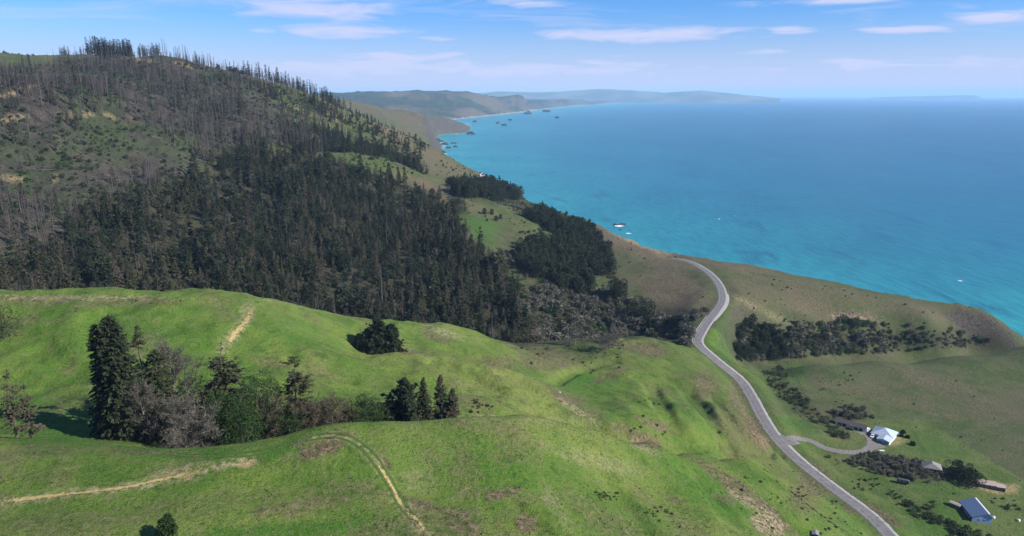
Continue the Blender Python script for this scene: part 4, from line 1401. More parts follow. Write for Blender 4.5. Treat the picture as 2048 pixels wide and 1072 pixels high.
# burnt mountain
BURNT = [(-500, 150), (0, 140), (110, 128), (200, 116), (400, 130), (520, 164), (600, 185), (680, 225), (700, 270), (640, 310), (520, 300), (470, 300), (400, 335), (330, 385), (250, 405), (180, 425), (130, 485), (60, 525), (0, 548), (-500, 560)]
x, y, z, u_, v_, r_ = jgrid(-1500, -150, 350, 1800, 7.2, 22)
m = inpoly(u_, v_, BURNT) & (r_ > 520) & (r_ < 1850)
dens = fbm(x, y, 130, 4, 0.55)
pr = 0.50 + 1.6 * dens + 0.24 * sstep(1150, 1300, r_)
pr = np.where((u_ < 130) & (v_ > 190) & (v_ < 520), pr * 0.6, pr)
m &= rg.random(len(x)) < pr
pick = rg.random(len(x))
hs = (9 + 22 * rg.random(len(x)) ** 0.8) / HM
k = m & (pick < 0.80)
snags.put(x[k], y[k], z[k] - 0.3, hs[k], rg.integers(0, 3, k.sum()))
k = m & (pick >= 0.80) & (pick < 0.9)
ridge.put(x[k], y[k], z[k] - 0.3, hs[k] * 0.9, rg.integers(0, 2, k.sum()))
k = m & (pick >= 0.9)
dye.put(x[k], y[k], z[k] - 0.3, hs[k] * 0.9, rg.integers(0, 2, k.sum()))
# regrowing brush on the burn
x, y, z, u_, v_, r_ = jgrid(-1300, -100, 350, 1750, 6.0, 23)
m = (inpoly(u_, v_, BURNT) | inpoly(u_, v_, [(520, 170), (860, 290), (830, 350), (690, 320), (560, 300)])) & (r_ > 520) & (r_ < 1750) & (rg.random(len(x)) < 0.40 + 0.9 * fbm(x + 300, y, 70, 4))
shrub.put(x[m], y[m], z[m] - 0.15, 0.9 + 2.2 * rg.random(m.sum()) ** 2, rg.integers(0, 3, m.sum()))

# skyline trees
for (u0, u1, n, hlo, hhi, kk) in [(178, 268, 110, 12, 29, 'r'), (120, 142, 8, 12, 20, 'r'), (150, 180, 8, 7, 14, 'r'), (280, 330, 34, 12, 21, 'r'), (330, 380, 18, 14, 27, 's'), (380, 480, 16, 7, 15, 's'),
                                  (480, 560, 34, 12, 26, 'r'), (545, 660, 80, 10, 22, 'r'), (0, 75, 24, 5, 10, 'c'), (640, 700, 24, 10, 20, 'r'), (430, 500, 10, 8, 14, 'c'), (178, 268, 24, 18, 28, 's')]:
    uu = u0 + (u1 - u0) * rg.random(n)
    sky_r = 1900.0 if u1 < 110 else np.interp(uu, [100, 200, 300, 380, 450, 520, 580, 640, 700], [1800, 1680, 1650, 1640, 1620, 1600, 1580, 1560, 1550])
    rr_ = sky_r - 6 + rg.normal(size=n) * 12
    a, b, c_ = ray(uu, np.full(n, 140.0))
    hh = np.hypot(a, b)
    x, y = a / hh * rr_, b / hh * rr_
    z = grid.z(x, y)
    s = 1.35 * (hlo + (hhi - hlo) * rg.random(n)) / HM
    if kk == 'r':
        ridge.put(x, y, z - 0.5, s, rg.integers(0, 2, n))
    elif kk == 's':
        snags.put(x, y, z - 0.5, s, rg.integers(0, 3, n))
    else:
        cyp.put(x, y, z - 0.5, s * HM / 14.0, rg.integers(0, 3, n))

# trees along the second ridge and in the hollow between the two ridges
for (pg, sp, p_, sc0) in [([(500, 172), (560, 182), (640, 202), (700, 228), (780, 262), (860, 300), (830, 312), (740, 268), (660, 238), (590, 210), (530, 195)], 10.0, 0.5, 0.7),
                          ([(560, 255), (640, 262), (720, 285), (800, 310), (850, 335), (856, 352), (800, 345), (730, 322), (640, 310), (570, 298)], 8.0, 0.8, 0.8),
                          ([(640, 225), (740, 262), (850, 318), (800, 318), (700, 285), (640, 265)], 14.0, 0.45, 0.75)]:
    x, y, z, u_, v_, r_ = jgrid(-720, -60, 1020, 1700, sp, 24)
    m = inpoly(u_, v_, pg) & (r_ > 1080) & (r_ < 1700) & (rg.random(len(x)) < p_ + 0.5 * fbm(x, y, 60, 3))
    n = m.sum()
    q_ = rg.random(n)
    hs = sc0 * (0.7 + 0.5 * rg.random(n))
    xx, yy, zz_ = x[m], y[m], z[m] - 0.3
    k = q_ < 0.62
    fir.put(xx[k], yy[k], zz_[k], hs[k], rg.integers(0, 8, k.sum()))
    k = (q_ >= 0.62) & (q_ < 0.82)
    ridge.put(xx[k], yy[k], zz_[k], hs[k], rg.integers(0, 2, k.sum()))
    k = q_ >= 0.82
    snags.put(xx[k], yy[k], zz_[k], hs[k], rg.integers(0, 3, k.sum()))

# evergreen groves near the coast
for (pg, sp, p_, hlo, hhi) in [([(905, 378), (930, 368), (990, 372), (1030, 388), (1040, 400), (1000, 402), (950, 398), (915, 392)], 7.0, 0.9, 11, 18),
                               ([(1050, 430), (1085, 425), (1110, 440), (1120, 455), (1105, 470), (1075, 455)], 7.0, 0.9, 10, 15),
                               ([(1105, 450), (1150, 448), (1190, 480), (1225, 520), (1222, 545), (1190, 552), (1140, 520), (1110, 480)], 7.0, 0.95, 12, 17),
                               ([(1030, 520), (1070, 490), (1110, 500), (1160, 540), (1185, 580), (1160, 592), (1120, 590), (1060, 545)], 7.0, 0.85, 12, 18),
                               ([(1000, 560), (1040, 580), (1060, 640), (1050, 680), (1020, 690), (1000, 640)], 8.0, 0.6, 9, 15),
                               ([(1465, 690), (1490, 655), (1540, 660), (1590, 700), (1545, 722), (1470, 722)], 5.5, 0.9, 6, 11),
                               ([(1590, 655), (1620, 660), (1680, 690), (1660, 700), (1620, 690)], 6.5, 0.6, 4, 7),
                               ([(1700, 680), (1760, 668), (1800, 680), (1760, 695)], 7, 0.5, 4, 6),
                               ([(960, 425), (1000, 430), (1005, 450), (975, 450)], 9.0, 0.4, 5, 8),
                               ([(690, 720), (740, 640), (700, 640)], 50, 0, 1, 2)]:
    if p_ <= 0:
        continue
    x, y, z, u_, v_, r_ = jgrid(-150, 420, 480, 1450, sp, 25)
    m = inpoly(u_ + 14 * fbm(x, y, 30, 2), v_ + 12 * fbm(x + 90, y, 30, 2), pg) & (r_ > 520) & (rg.random(len(x)) < p_)
    n = m.sum()
    cyp.put(x[m], y[m], z[m] - 0.4, (0.6 * hlo + (1.25 * hhi - 0.6 * hlo) * rg.random(n) ** 1.4) / 14.0, rg.integers(0, 3, n))
    k = rg.random(n) < 0.34
    if hlo > 8:
        fir.put(x[m][k] + 3, y[m][k] + 2, z[m][k] - 0.6, (hhi + 2) / HM * (0.8 + 0.4 * rg.random(k.sum())), rg.integers(0, 8, k.sum()))

# grey willow and brush thickets
for (pg, sp, p_, s0, s1, r0, kinds) in [
        ([(1040, 600), (1090, 570), (1160, 590), (1230, 590), (1300, 630), (1370, 640), (1425, 610), (1430, 625), (1395, 668), (1380, 700), (1060, 720), (1040, 660)], 4.0, 0.8, 0.6, 2.0, 540, 'wws'),
        ([(1030, 470), (1110, 440), (1240, 520), (1238, 572), (1150, 602), (1050, 602), (1010, 540)], 5.5, 0.36, 0.4, 1.1, 560, 'wss'),
        ([(890, 375), (1040, 380), (1060, 405), (1000, 412), (900, 398)], 6.5, 0.4, 0.4, 1.0, 560, 'wss'),
        ([(1010, 500), (1060, 470), (1075, 480), (1080, 520), (1040, 600), (1010, 560)], 5.5, 0.6, 0.5, 1.1, 560, 'wss'),
        ([(1000, 395), (1060, 405), (1110, 430), (1060, 440), (1010, 415)], 6.0, 0.5, 0.5, 1.1, 560, 'wss'),
        ([(1470, 650), (1560, 650), (1640, 672), (1760, 660), (1860, 668), (1960, 672), (1990, 690), (1860, 700), (1700, 705), (1600, 718), (1480, 724)], 3.6, 0.85, 0.35, 1.25, 560, 'wws'),
        ([(1560, 640), (1620, 640), (1680, 680), (1640, 690), (1590, 668)], 3.0, 0.6, 0.6, 1.8, 560, 'sss'),
        ([(1560, 655), (1700, 640), (1900, 660), (2000, 684), (1900, 700), (1600, 716)], 3.6, 0.6, 0.5, 2.0, 560, 'wss'),
        ([(1840, 640), (1960, 650), (2020, 680), (1960, 690), (1850, 672)], 5.0, 0.4, 0.5, 1.8, 560, 'sss'),
        ([(1690, 918), (1740, 905), (1830, 918), (1905, 940), (1905, 958), (1850, 968), (1760, 950), (1700, 935)], 2.6, 0.85, 0.3, 0.7, 300, 'www'),
        ([(1525, 745), (1565, 732), (1580, 770), (1610, 800), (1650, 835), (1640, 850), (1590, 830), (1545, 785)], 3.0, 0.75, 0.6, 1.6, 380, 'sss'),
        ([(1640, 835), (1690, 815), (1735, 822), (1750, 838), (1690, 842), (1685, 872), (1660, 868)], 3.6, 0.85, 0.6, 1.0, 380, 'wss'),
        ([(1660, 870), (1690, 862), (1700, 875), (1680, 882)], 3.0, 0.9, 0.5, 0.8, 380, 'wws'),
        ([(1770, 985), (1785, 980), (1850, 1025), (1960, 1068), (1940, 1075), (1840, 1040)], 2.6, 0.8, 0.7, 1.3, 280, 'sss'),
        ([(1840, 1010), (1870, 1005), (1872, 1022), (1845, 1026)], 2.6, 0.85, 0.8, 1.6, 280, 'sss'),
        ([(1900, 1060), (1960, 1058), (1990, 1080), (1890, 1085)], 2.8, 0.75, 0.8, 1.5, 280, 'sss'),
        ([(1960, 995), (2015, 992), (2048, 1005), (2048, 1030), (1990, 1015)], 4.0, 0.5, 0.5, 1.2, 280, 'sss'),
        ([(1835, 935), (1855, 930), (1860, 945), (1840, 948)], 3.0, 0.9, 0.5, 0.8, 280, 'wws'),
        ([(1640, 905), (1680, 920), (1700, 940), (1650, 925)], 3.0, 0.5, 0.6, 1.3, 280, 'sss'),
        ([(1700, 960), (1760, 955), (1770, 980), (1710, 985)], 3.0, 0.45, 0.5, 1.1, 280, 'sss'),
        ([(880, 322), (960, 345), (1010, 375), (990, 380), (900, 350), (860, 340)], 14, 0.4, 0.5, 1.2, 900, 'wss'),
        ([(1040, 375), (1110, 412), (1130, 440), (1090, 430), (1040, 395)], 7, 0.5, 0.5, 1.0, 900, 'wss')]:
    xh, yh, zh = hit([p[0] for p in pg], [min(p[1], 1069) for p in pg], r0)
    ok = np.isfinite(xh)
    x0, x1, y0, y1 = xh[ok].min() - 30, xh[ok].max() + 30, yh[ok].min() - 40, yh[ok].max() + 40
    x, y, z, u_, v_, r_ = jgrid(x0, x1, y0, y1, sp, 26)
    m = inpoly(u_, v_, pg) & (r_ > r0) & (rg.random(len(x)) < p_ + 0.5 * fbm(x, y, 25, 3))
    dr_, _t = pl_dist(x, y, road_pts)
    m &= dr_ > 8
    if r0 == 560 and pg[0][0] > 1450:
        m &= rg.random(len(x)) < 1.0 - 0.35 * sstep(1600, 1850, u_)
    n = m.sum()
    s = (s0 + (s1 - s0) * rg.random(n)) * (0.55 + 0.9 * np.clip(fbm(x[m], y[m], 22, 3) + 0.4, 0, 1))
    if r0 == 560 and pg[0][0] > 1450:
        s = s * (1 - 0.35 * sstep(1600, 1850, u_[m]))
    ty = rg.integers(0, 3, n)
    isw = np.array([c == 'w' for c in kinds])[ty]
    xx, yy, zz_ = x[m], y[m], z[m] - 0.2
    willow.put(xx[isw], yy[isw], zz_[isw], s[isw], rg.integers(0, 3, isw.sum()))
    isw = ~isw
    big = 1.0 if 'w' not in kinds else 2.0
    shrub.put(xx[isw], yy[isw], zz_[isw], s[isw] * big, rg.integers(0, 3, isw.sum()))

# scattered bushes: headland, terrace, grass hills, coast slopes
for (pg, sp, p_, s0, s1, r0, r1, cl) in [
        ([(1480, 540), (1650, 570), (1900, 630), (2030, 670), (2000, 690), (1600, 690), (1500, 640)], 7.0, 0.16, 0.3, 1.2, 560, 1100, 0.6),
        ([(1500, 740), (1620, 735), (2048, 705), (2048, 980), (1850, 930), (1640, 840)], 9.0, 0.05, 0.3, 0.9, 380, 900, 0.35),
        ([(1600, 745), (1720, 740), (1720, 810), (1650, 810)], 5.0, 0.30, 0.4, 1.0, 380, 900, 0.5),
        ([(1040, 690), (1260, 690), (1240, 740), (1120, 760), (1000, 720)], 5.0, 0.10, 0.3, 1.0, 380, 560, 0.7),
        ([(1150, 730), (1230, 690), (1240, 715), (1180, 750)], 3.0, 0.35, 0.3, 0.8, 380, 560, 0.6),
        ([(930, 800), (980, 800), (990, 826), (940, 828)], 1.6, 0.4, 0.3, 0.7, 240, 330, 0.6),
        ([(1210, 850), (1340, 850), (1380, 880), (1240, 868)], 3.0, 0.3, 0.4, 1.0, 240, 420, 0.6),
        ([(1380, 830), (1440, 850), (1450, 875), (1400, 870)], 3.0, 0.3, 0.3, 0.8, 240, 460, 0.5),
        ([(1250, 780), (1330, 790), (1330, 850), (1280, 840)], 3.5, 0.10, 0.3, 0.8, 240, 460, 0.5),
        ([(1185, 984), (1232, 980), (1244, 1000), (1195, 1004)], 1.0, 0.6, 0.22, 0.5, 100, 300, 0.8),
        ([(1275, 1015), (1335, 1015), (1370, 1062), (1295, 1066)], 1.2, 0.15, 0.2, 0.5, 100, 300, 0.9),
        ([(1230, 470), (1400, 530), (1420, 600), (1300, 620), (1220, 570)], 9.0, 0.08, 0.4, 1.2, 560, 1100, 0.5),
        ([(640, 320), (900, 380), (1050, 440), (1050, 520), (960, 480), (800, 390)], 9.0, 0.10, 0.5, 1.6, 800, 1200, 0.5),
        ([(700, 230), (900, 300), (1050, 390), (980, 390), (800, 330)], 14.0, 0.12, 0.6, 1.8, 1000, 2200, 0.5),
        ([(1560, 900), (1700, 1000), (1780, 1072), (1500, 1072), (1450, 980)], 2.6, 0.10, 0.2, 0.7, 200, 420, 0.6),
        ([(1600, 900), (1800, 1060), (2048, 1072), (2048, 960), (1800, 940), (1640, 900)], 4.0, 0.07, 0.25, 0.8, 260, 460, 0.5),
        ([(0, 570), (420, 600), (300, 640), (0, 640)], 4.0, 0.05, 0.2, 0.5, 280, 420, 0.4)]:
    xh, yh, zh = hit([p[0] for p in pg], [min(p[1], 1069) for p in pg], r0)
    ok = np.isfinite(xh)
    x, y, z, u_, v_, r_ = jgrid(xh[ok].min() - 30, xh[ok].max() + 30, yh[ok].min() - 40, yh[ok].max() + 60, sp, 27)
    m = inpoly(u_, v_, pg) & (r_ > r0) & (r_ < r1) & (rg.random(len(x)) < p_ + cl * fbm(x, y, sp * 5, 3))
    dr_, _t = pl_dist(x, y, road_pts)
    m &= dr_ > 7
    n = m.sum()
    shrub.put(x[m], y[m], z[m] - 0.1, s0 + (s1 - s0) * rg.random(n) ** 2, rg.integers(0, 3, n))


_sx, _sy, _sz = hit([1426, 1405, 1385, 1366], [628, 648, 664, 680], 560)
SIDE_TRACK = np.stack([_sx, _sy], 1)[np.isfinite(_sx)]
YARD = [(241.5, 430, 15), (220.6, 446, 7.5), (229.2, 440.8, 7.5), (226, 436, 7), (233, 434, 8), (245.6, 343.6, 11), (239, 350, 5), (248.8, 390.5, 6.5), (271, 374.6, 9), (278, 372, 6), (222.6, 373.2, 5), (229.2, 410.5, 4)]


def finish(crop, protos, nmax, name, label, cat, group, mass_name, mass_label, mh, split=None):
    """things for the nmax plants that show largest, one mass for the rest"""
    P = np.concatenate(crop.rows)
    clear = np.ones(len(P), bool)
    for (yx, yy_, yr) in YARD:
        clear &= np.hypot(P[:, 0] - yx, P[:, 1] - yy_) > yr
    d_t, _t = pl_dist(P[:, 0], P[:, 1], SIDE_TRACK)
    clear &= d_t > 4.5
    P = P[clear]
    seen = visible(P[:, 0], P[:, 1], P[:, 2] + 0.6 * P[:, 3] * mh)
    d = np.sqrt(P[:, 0] ** 2 + P[:, 1] ** 2 + (P[:, 2] - CZ) ** 2)
    size = np.where(seen, P[:, 3] / d, 0)
    order = np.argsort(-size)
    ids = order[:nmax][size[order[:nmax]] > 0]
    first = {}
    info = []
    for i in ids:
        lb, gp = label, group
        u_, v_ = project(P[i, 0], P[i, 1], P[i, 2])
        if split:
            lb, gp = split(u_, v_, math.hypot(P[i, 0], P[i, 1]))
        info.append((lb, gp, float(u_), float(P[i, 3])))
    for j, i in enumerate(ids):
        x, y, z, s, k = P[i]
        k = int(k)
        lb, gp, uu, ss = info[j]
        zone = [q_ for q_ in info if q_[0] == lb]
        if len(zone) > 3:
            fs = sum(q_[3] < ss for q_ in zone) / len(zone)
            fu = sum(q_[2] < uu for q_ in zone) / len(zone)
            adj = 'short' if fs < 0.33 else 'middle-sized' if fs < 0.67 else 'tall'
            lb = adj + ' ' + lb + ', ' + ('at the left end', 'left part', 'middle part', 'right part', 'at the right end')[min(4, int(fu * 5))]
        pr_ = protos[k]
        rz = float(rg.random() * 6.28)
        sq = s * (0.92 + 0.16 * rg.random())
        if isinstance(pr_, tuple):
            e, t, c = tree_thing(name, pr_[0], pr_[1], (x, y, z), rz, (sq, sq, s), lb, cat, gp)
            first.setdefault(k, [t, c])
        else:
            o = mesh_thing(name, pr_, (x, y, z), rz, (sq, sq, s), lb, cat, gp)
            first.setdefault(k, [o])
    rest = np.ones(len(P), bool)
    rest[ids] = False
    kk = sorted(first)
    Q = P[rest]
    for q_ in range(len(Q)):
        if int(Q[q_, 4]) not in first:
            Q[q_, 4] = kk[0]
    remap_ = {k: i for i, k in enumerate(kk)}
    if len(Q):
        Q[:, 4] = [remap_[int(k)] for k in Q[:, 4]]
        gn_scatter(mass_name, Q, [first[k] for k in kk], mass_label, cat)


def sp_fir(u_, v_, r):
    if u_ > 990:
        return 'conifer among the dark coastal evergreens', 'conifers in the coastal groves'
    if r > 1080:
        return 'conifer in the hollow behind the meadow ridge', 'conifers behind the meadow ridge'
    if u_ < 500:
        return 'conifer just behind the green hill, left of its path', 'conifers behind the green hill crest'
    if u_ < 760:
        return 'conifer behind the hill crest between path and lone clump', 'conifers behind the hill shoulder'
    return 'conifer on the canyon slope right of the lone clump', 'conifers on the canyon slope'


def sp_dye(u_, v_, r):
    if u_ < 500:
        return 'brown thinning conifer behind the green hill, left of its path', 'brown conifers behind the green hill'
    return 'brown thinning conifer on the canyon slope', 'brown conifers on the canyon slope'


def sp_grey(u_, v_, r):
    if u_ < 500:
        return 'grey leafless tree behind the green hill, left of its path', 'grey trees behind the green hill'
    return 'grey leafless tree among the canyon conifers', 'grey trees in the canyon forest'


def sp_snag(u_, v_, r):
    if r > 1500:
        return 'burnt trunk on the mountain skyline', 'burnt trunks on the skyline'
    if inpoly(np.array([u_]), np.array([v_]), FOREST)[0]:
        if u_ < 500:
            return 'bare burnt trunk behind the green hill, left of its path', 'burnt trunks behind the green hill'
        return 'bare burnt trunk among the canyon conifers', 'burnt trunks in the canyon forest'
    return 'bare burnt trunk on the open scorched slope', 'burnt trunks on the scorched slope'


def sp_ridge(u_, v_, r):
    if r > 1480 and u_ < 300:
        return 'narrow conifer in the cluster on the mountain top', 'conifers on the mountain top'
    if r > 1480:
        return 'narrow conifer along the falling skyline ridge', 'conifers on the falling ridge'
    return 'narrow scorched conifer on the open burn', 'scorched conifers on the burn'


def sp_shrub(u_, v_, r):
    if u_ > 1470 and v_ < 700:
        return 'dark bush on the olive headland', 'bushes on the headland'
    if u_ > 1470 and v_ < 880:
        return 'dark bush on the pasture above the white house', 'bushes on the upper pasture'
    if u_ > 1470:
        return 'dark bush near the lower right houses', 'bushes by the lower right houses'
    if r < 330:
        return 'low green bush on the near knoll slopes', 'bushes on the knoll'
    if r < 560:
        return 'low green bush on the grassy spur', 'bushes on the spur'
    return 'bush beyond the canyon', 'bushes beyond the canyon'


def sp_cyp(u_, v_, r):
    if u_ < 990 and v_ > 415 and r < 1100:
        return 'round dark tree in the conifer forest', 'round trees in the forest'
    if r > 1500:
        return 'round tree on the grassy skyline', 'round trees on the skyline'
    if u_ > 1460:
        return 'dark evergreen in the gulch right of the bend', 'evergreens in the gulch'
    if v_ < 415:
        return 'dark evergreen below the far road bend', 'evergreens below the far road'
    if v_ > 560:
        return 'dark evergreen at the edge of the canyon thicket', 'evergreens by the thicket'
    if u_ < 1105:
        return 'dark evergreen on the left side of the coast groves', 'evergreens, left coast grove'
    return 'dark evergreen next to the coast meadow', 'evergreens by the coast meadow'


def sp_willow(u_, v_, r):
    if u_ > 1640 and v_ > 800:
        return 'grey willow in the thicket by the white house', 'willows by the houses'
    if u_ > 1450:
        return 'grey willow along the gulch', 'willows along the gulch'
    if u_ < 1150:
        return 'grey willow at the foot of the conifer slope', 'willows below the conifers'
    return 'grey willow in the canyon near the bend', 'willows near the bend'


finish(fir, P_FIR, 300, 'conifer_tree', None, 'tree', None, 'conifer_forest', 'dense conifer forest covering the far canyon slope', HM, sp_fir)
finish(dye, P_DYE, 300, 'dying_conifer', None, 'tree', None, 'dying_forest', 'scattered brown conifers on the burnt slopes', HM, sp_dye)
finish(snags, P_SNAG, 300, 'burnt_trunk', None, 'dead tree', None, 'burnt_forest', 'countless burnt trunks across the mountain', HM, sp_snag)
finish(ridge, P_RIDGE, 300, 'ridge_conifer', None, 'tree', None, 'ridge_forest', 'scorched narrow conifers far up the mountain', HM, sp_ridge)
finish(grey, P_BARE, 300, 'bare_tree', None, 'tree', None, 'bare_forest', 'grey leafless trees scattered in the forest', 15.0, sp_grey)
finish(cyp, P_CYP, 300, 'evergreen_tree', None, 'tree', None, 'evergreen_grove', 'rest of the dark coastal evergreen groves', 14.0, sp_cyp)
finish(willow, P_WIL, 300, 'willow_bush', None, 'bush', None, 'willow_thicket', 'dense grey willow thicket filling canyon and gulch', 4.2, sp_willow)
finish(shrub, P_SHR, 300, 'low_bush', None, 'bush', None, 'brush_cover', 'low brush scattered over slopes and pastures', 1.6, sp_shrub)
# ------------------------------------------------------------------ plain materials
def plain(name, rgb, rough=0.7, spec=0.3, metal=0.0, var=0.15, scale=1.5):
    m, g = new_mat(name)
    pos = g.n('ShaderNodeTexCoord').outputs['Object']
    nn = g.noise(pos, scale, 5, 0.65)
    v = g.ramp(nn, 0.25, 0.75, 0.8 * (1 - var), 0.8 * (1 + var))
    c = g.mix(1.0, rgb, g.n('ShaderNodeCombineColor', {0: v, 1: v, 2: v}).outputs[0], 'MULTIPLY')
    bs = g.n('ShaderNodeBsdfPrincipled', {'Base Color': c, 'Roughness': rough, 'Specular IOR Level': spec, 'Metallic': metal})
    out_surface(g, bs.outputs[0])
    return m


M_asphalt = plain('asphalt', (0.175, 0.165, 0.168), 0.9, 0.2, 0, 0.25, 0.35)
M_gravel = plain('gravel', (0.19, 0.172, 0.155), 0.95, 0.1, 0, 0.3, 0.8)
M_pale_gravel = plain('pale_gravel', (0.42, 0.39, 0.35), 0.95, 0.1, 0, 0.2, 0.8)
M_dirt = plain('dirt', (0.37, 0.275, 0.12), 0.95, 0.1, 0, 0.28, 0.5)


def soft_ground(name, rgb, lo, hi):
    m, g = new_mat(name)
    pos = g.n('ShaderNodeNewGeometry').outputs['Position']
    nn = g.noise(pos, 1.1, 5, 0.68)
    n2_ = g.noise(pos, 0.28, 4, 0.6)
    v = g.ramp(nn, 0.25, 0.75, 0.6, 1.0)
    c = g.mix(1.0, rgb, g.n('ShaderNodeCombineColor', {0: v, 1: v, 2: v}).outputs[0], 'MULTIPLY')
    ed = g.n('ShaderNodeAttribute', attribute_name='edge').outputs['Fac']
    al = g.ramp(g.math('SUBTRACT', g.math('ADD', g.math('MULTIPLY', nn, 0.9), g.math('MULTIPLY', n2_, 0.9)), g.math('MULTIPLY', ed, 0.62)), lo, hi)
    bs = g.n('ShaderNodeBsdfPrincipled', {'Base Color': c, 'Roughness': 0.95, 'Specular IOR Level': 0.1})
    tr = g.n('ShaderNodeBsdfTransparent')
    out_surface(g, g.n('ShaderNodeMixShader', {0: al, 1: tr.outputs[0], 2: bs.outputs[0]}).outputs[0])
    return m


M_dirt = soft_ground('dirt', (0.35, 0.275, 0.115), 0.44, 0.72)
M_rut = soft_ground('worn_grass', (0.060, 0.105, 0.022), 0.35, 0.6)
M_yellow = plain('yellow_paint', (0.36, 0.27, 0.10), 0.7)
M_white = plain('white_paint', (0.74, 0.74, 0.72), 0.6)
M_roofm = plain('pale_metal_roof', (0.46, 0.52, 0.58), 0.45, 0.4)
M_blue = plain('blue_metal_roof', (0.12, 0.17, 0.27), 0.5, 0.4)
M_bluew = plain('blue_wall', (0.22, 0.32, 0.46), 0.7)
M_dkroof = plain('dark_shingles', (0.085, 0.074, 0.080), 0.85, 0.2, 0, 0.3, 3)
M_grroof = plain('grey_shingles', (0.24, 0.22, 0.20), 0.9, 0.2, 0, 0.3, 2)
M_tanroof = plain('tan_roof', (0.42, 0.32, 0.27), 0.85)
M_redwall = plain('red_brown_wall', (0.16, 0.085, 0.070), 0.85)
M_wood = plain('weathered_wood', (0.19, 0.155, 0.12), 0.9)
M_darkwood = plain('dark_wood', (0.07, 0.055, 0.045), 0.9)
M_glass = plain('window_glass', (0.02, 0.03, 0.04), 0.1, 0.6)
M_tyre = plain('rubber', (0.02, 0.02, 0.02), 0.9)
M_carw = plain('white_car_paint', (0.78, 0.78, 0.78), 0.25, 0.5, 0, 0.03)
M_card = plain('dark_car_paint', (0.03, 0.033, 0.04), 0.25, 0.5, 0, 0.03)
M_steel = plain('galvanised_steel', (0.55, 0.55, 0.54), 0.5, 0.5)
M_wire = plain('rusty_wire', (0.12, 0.10, 0.09), 0.8)
M_rock = plain('sea_rock', (0.075, 0.065, 0.055), 0.9, 0.2, 0, 0.45, 0.15)
M_stone = plain('pale_stone', (0.28, 0.26, 0.23), 0.9, 0.2, 0, 0.3, 1)
M_foam = plain('foam', (0.85, 0.87, 0.87), 0.8, 0.2, 0, 0.08, 0.3)


# ------------------------------------------------------------------ ribbons laid on the ground
def ribbon(name, line, half, mat, lift=0.12, jag=0.0, cols=5, parent=None, seed=0, off=0.0, zline=None, wvar=None):
    """strip of ground along a world line (n,2)"""
    rg_ = np.random.default_rng(seed)
    L = np.asarray(line, float)[:, :2]
    d = np.gradient(L, axis=0)
    d /= np.linalg.norm(d, axis=1)[:, None] + 1e-9
    nrm = np.stack([d[:, 1], -d[:, 0]], 1)
    n = len(L)
    hl = np.full(n, half) * (1 if wvar is None else np.asarray(wvar))
    jl = perlin(np.arange(n) * 0.35 + seed, np.zeros(n) + seed) * jag + rg_.normal(size=n) * jag * 0.25
    jr = perlin(np.arange(n) * 0.35 - seed, np.zeros(n) + 5 + seed) * jag + rg_.normal(size=n) * jag * 0.25
    V_ = []
    for k in range(cols):
        f = k / (cols - 1) * 2 - 1
        o_ = off + f * hl + (jl if k == 0 else jr if k == cols - 1 else 0)
        p = L + nrm * np.asarray(o_)[:, None]
        z = grid.z(p[:, 0], p[:, 1]) + lift if zline is None else np.maximum(zline + lift, grid.z(p[:, 0], p[:, 1]) + 0.03)
        V_.append(np.stack([p[:, 0], p[:, 1], z], 1))
    V_ = np.stack(V_, 1).reshape(-1, 3)
    ii = np.arange(n * cols).reshape(n, cols)
    F_ = np.stack([ii[:-1, :-1], ii[:-1, 1:], ii[1:, 1:], ii[1:, :-1]], -1).reshape(-1, 4)
    me = mesh_from(name, V_, F_[:, ::-1], 4)
    smooth(me)
    ed = np.abs(np.linspace(-1, 1, cols))[None] * np.ones((n, 1))
    en = np.clip(1 - np.minimum(np.arange(n), n - 1 - np.arange(n)) / max(3.0, 0.26 * n), 0, 1)[:, None]
    ed = np.maximum(ed, en).reshape(-1, 1)
    attr(me, 'edge', np.concatenate([ed, ed, ed, np.ones_like(ed)], 1))
    # make sure it faces up
    if len(me.polygons) and sum(p.normal.z for p in me.polygons) < 0:
        me.flip_normals()
    return obj(name, me, parent, [mat])


def px_line(px, r0=100, step=1.5):
    hx, hy, hz = hit([p[0] for p in px], [p[1] for p in px], r0)
    ok = np.isfinite(hx)
    return smooth_line(np.stack([hx[ok], hy[ok]], 1), step)


rl = smooth_line(road_pts[::2], 1.5)
road = ribbon('road', rl, 3.0, M_asphalt, 0.10, 0.08, 7, zline=rl[:, 2] - 0.25)
tag(road, 'grey two-lane asphalt road winding down the coast', 'road', kind='structure')
for nm, of, hw, mt in (('centre_line', 0.12, 0.05, M_yellow), ('centre_line', -0.12, 0.05, M_yellow), ('edge_line', 2.75, 0.05, M_steel), ('edge_line', -2.75, 0.055, M_steel)):
    ribbon(nm, rl, hw, mt, 0.125, 0, 2, road, off=of, zline=rl[:, 2] - 0.25)
for nm, of, hw, mt in (('gravel_shoulder', 3.6, 0.75, M_pale_gravel), ('gravel_shoulder', -3.4, 0.55, M_gravel)):
    ribbon(nm, rl, hw, mt, 0.06, 0.4, 3, road, seed=int(of * 10) % 97, off=of, zline=rl[:, 2] - 0.25)
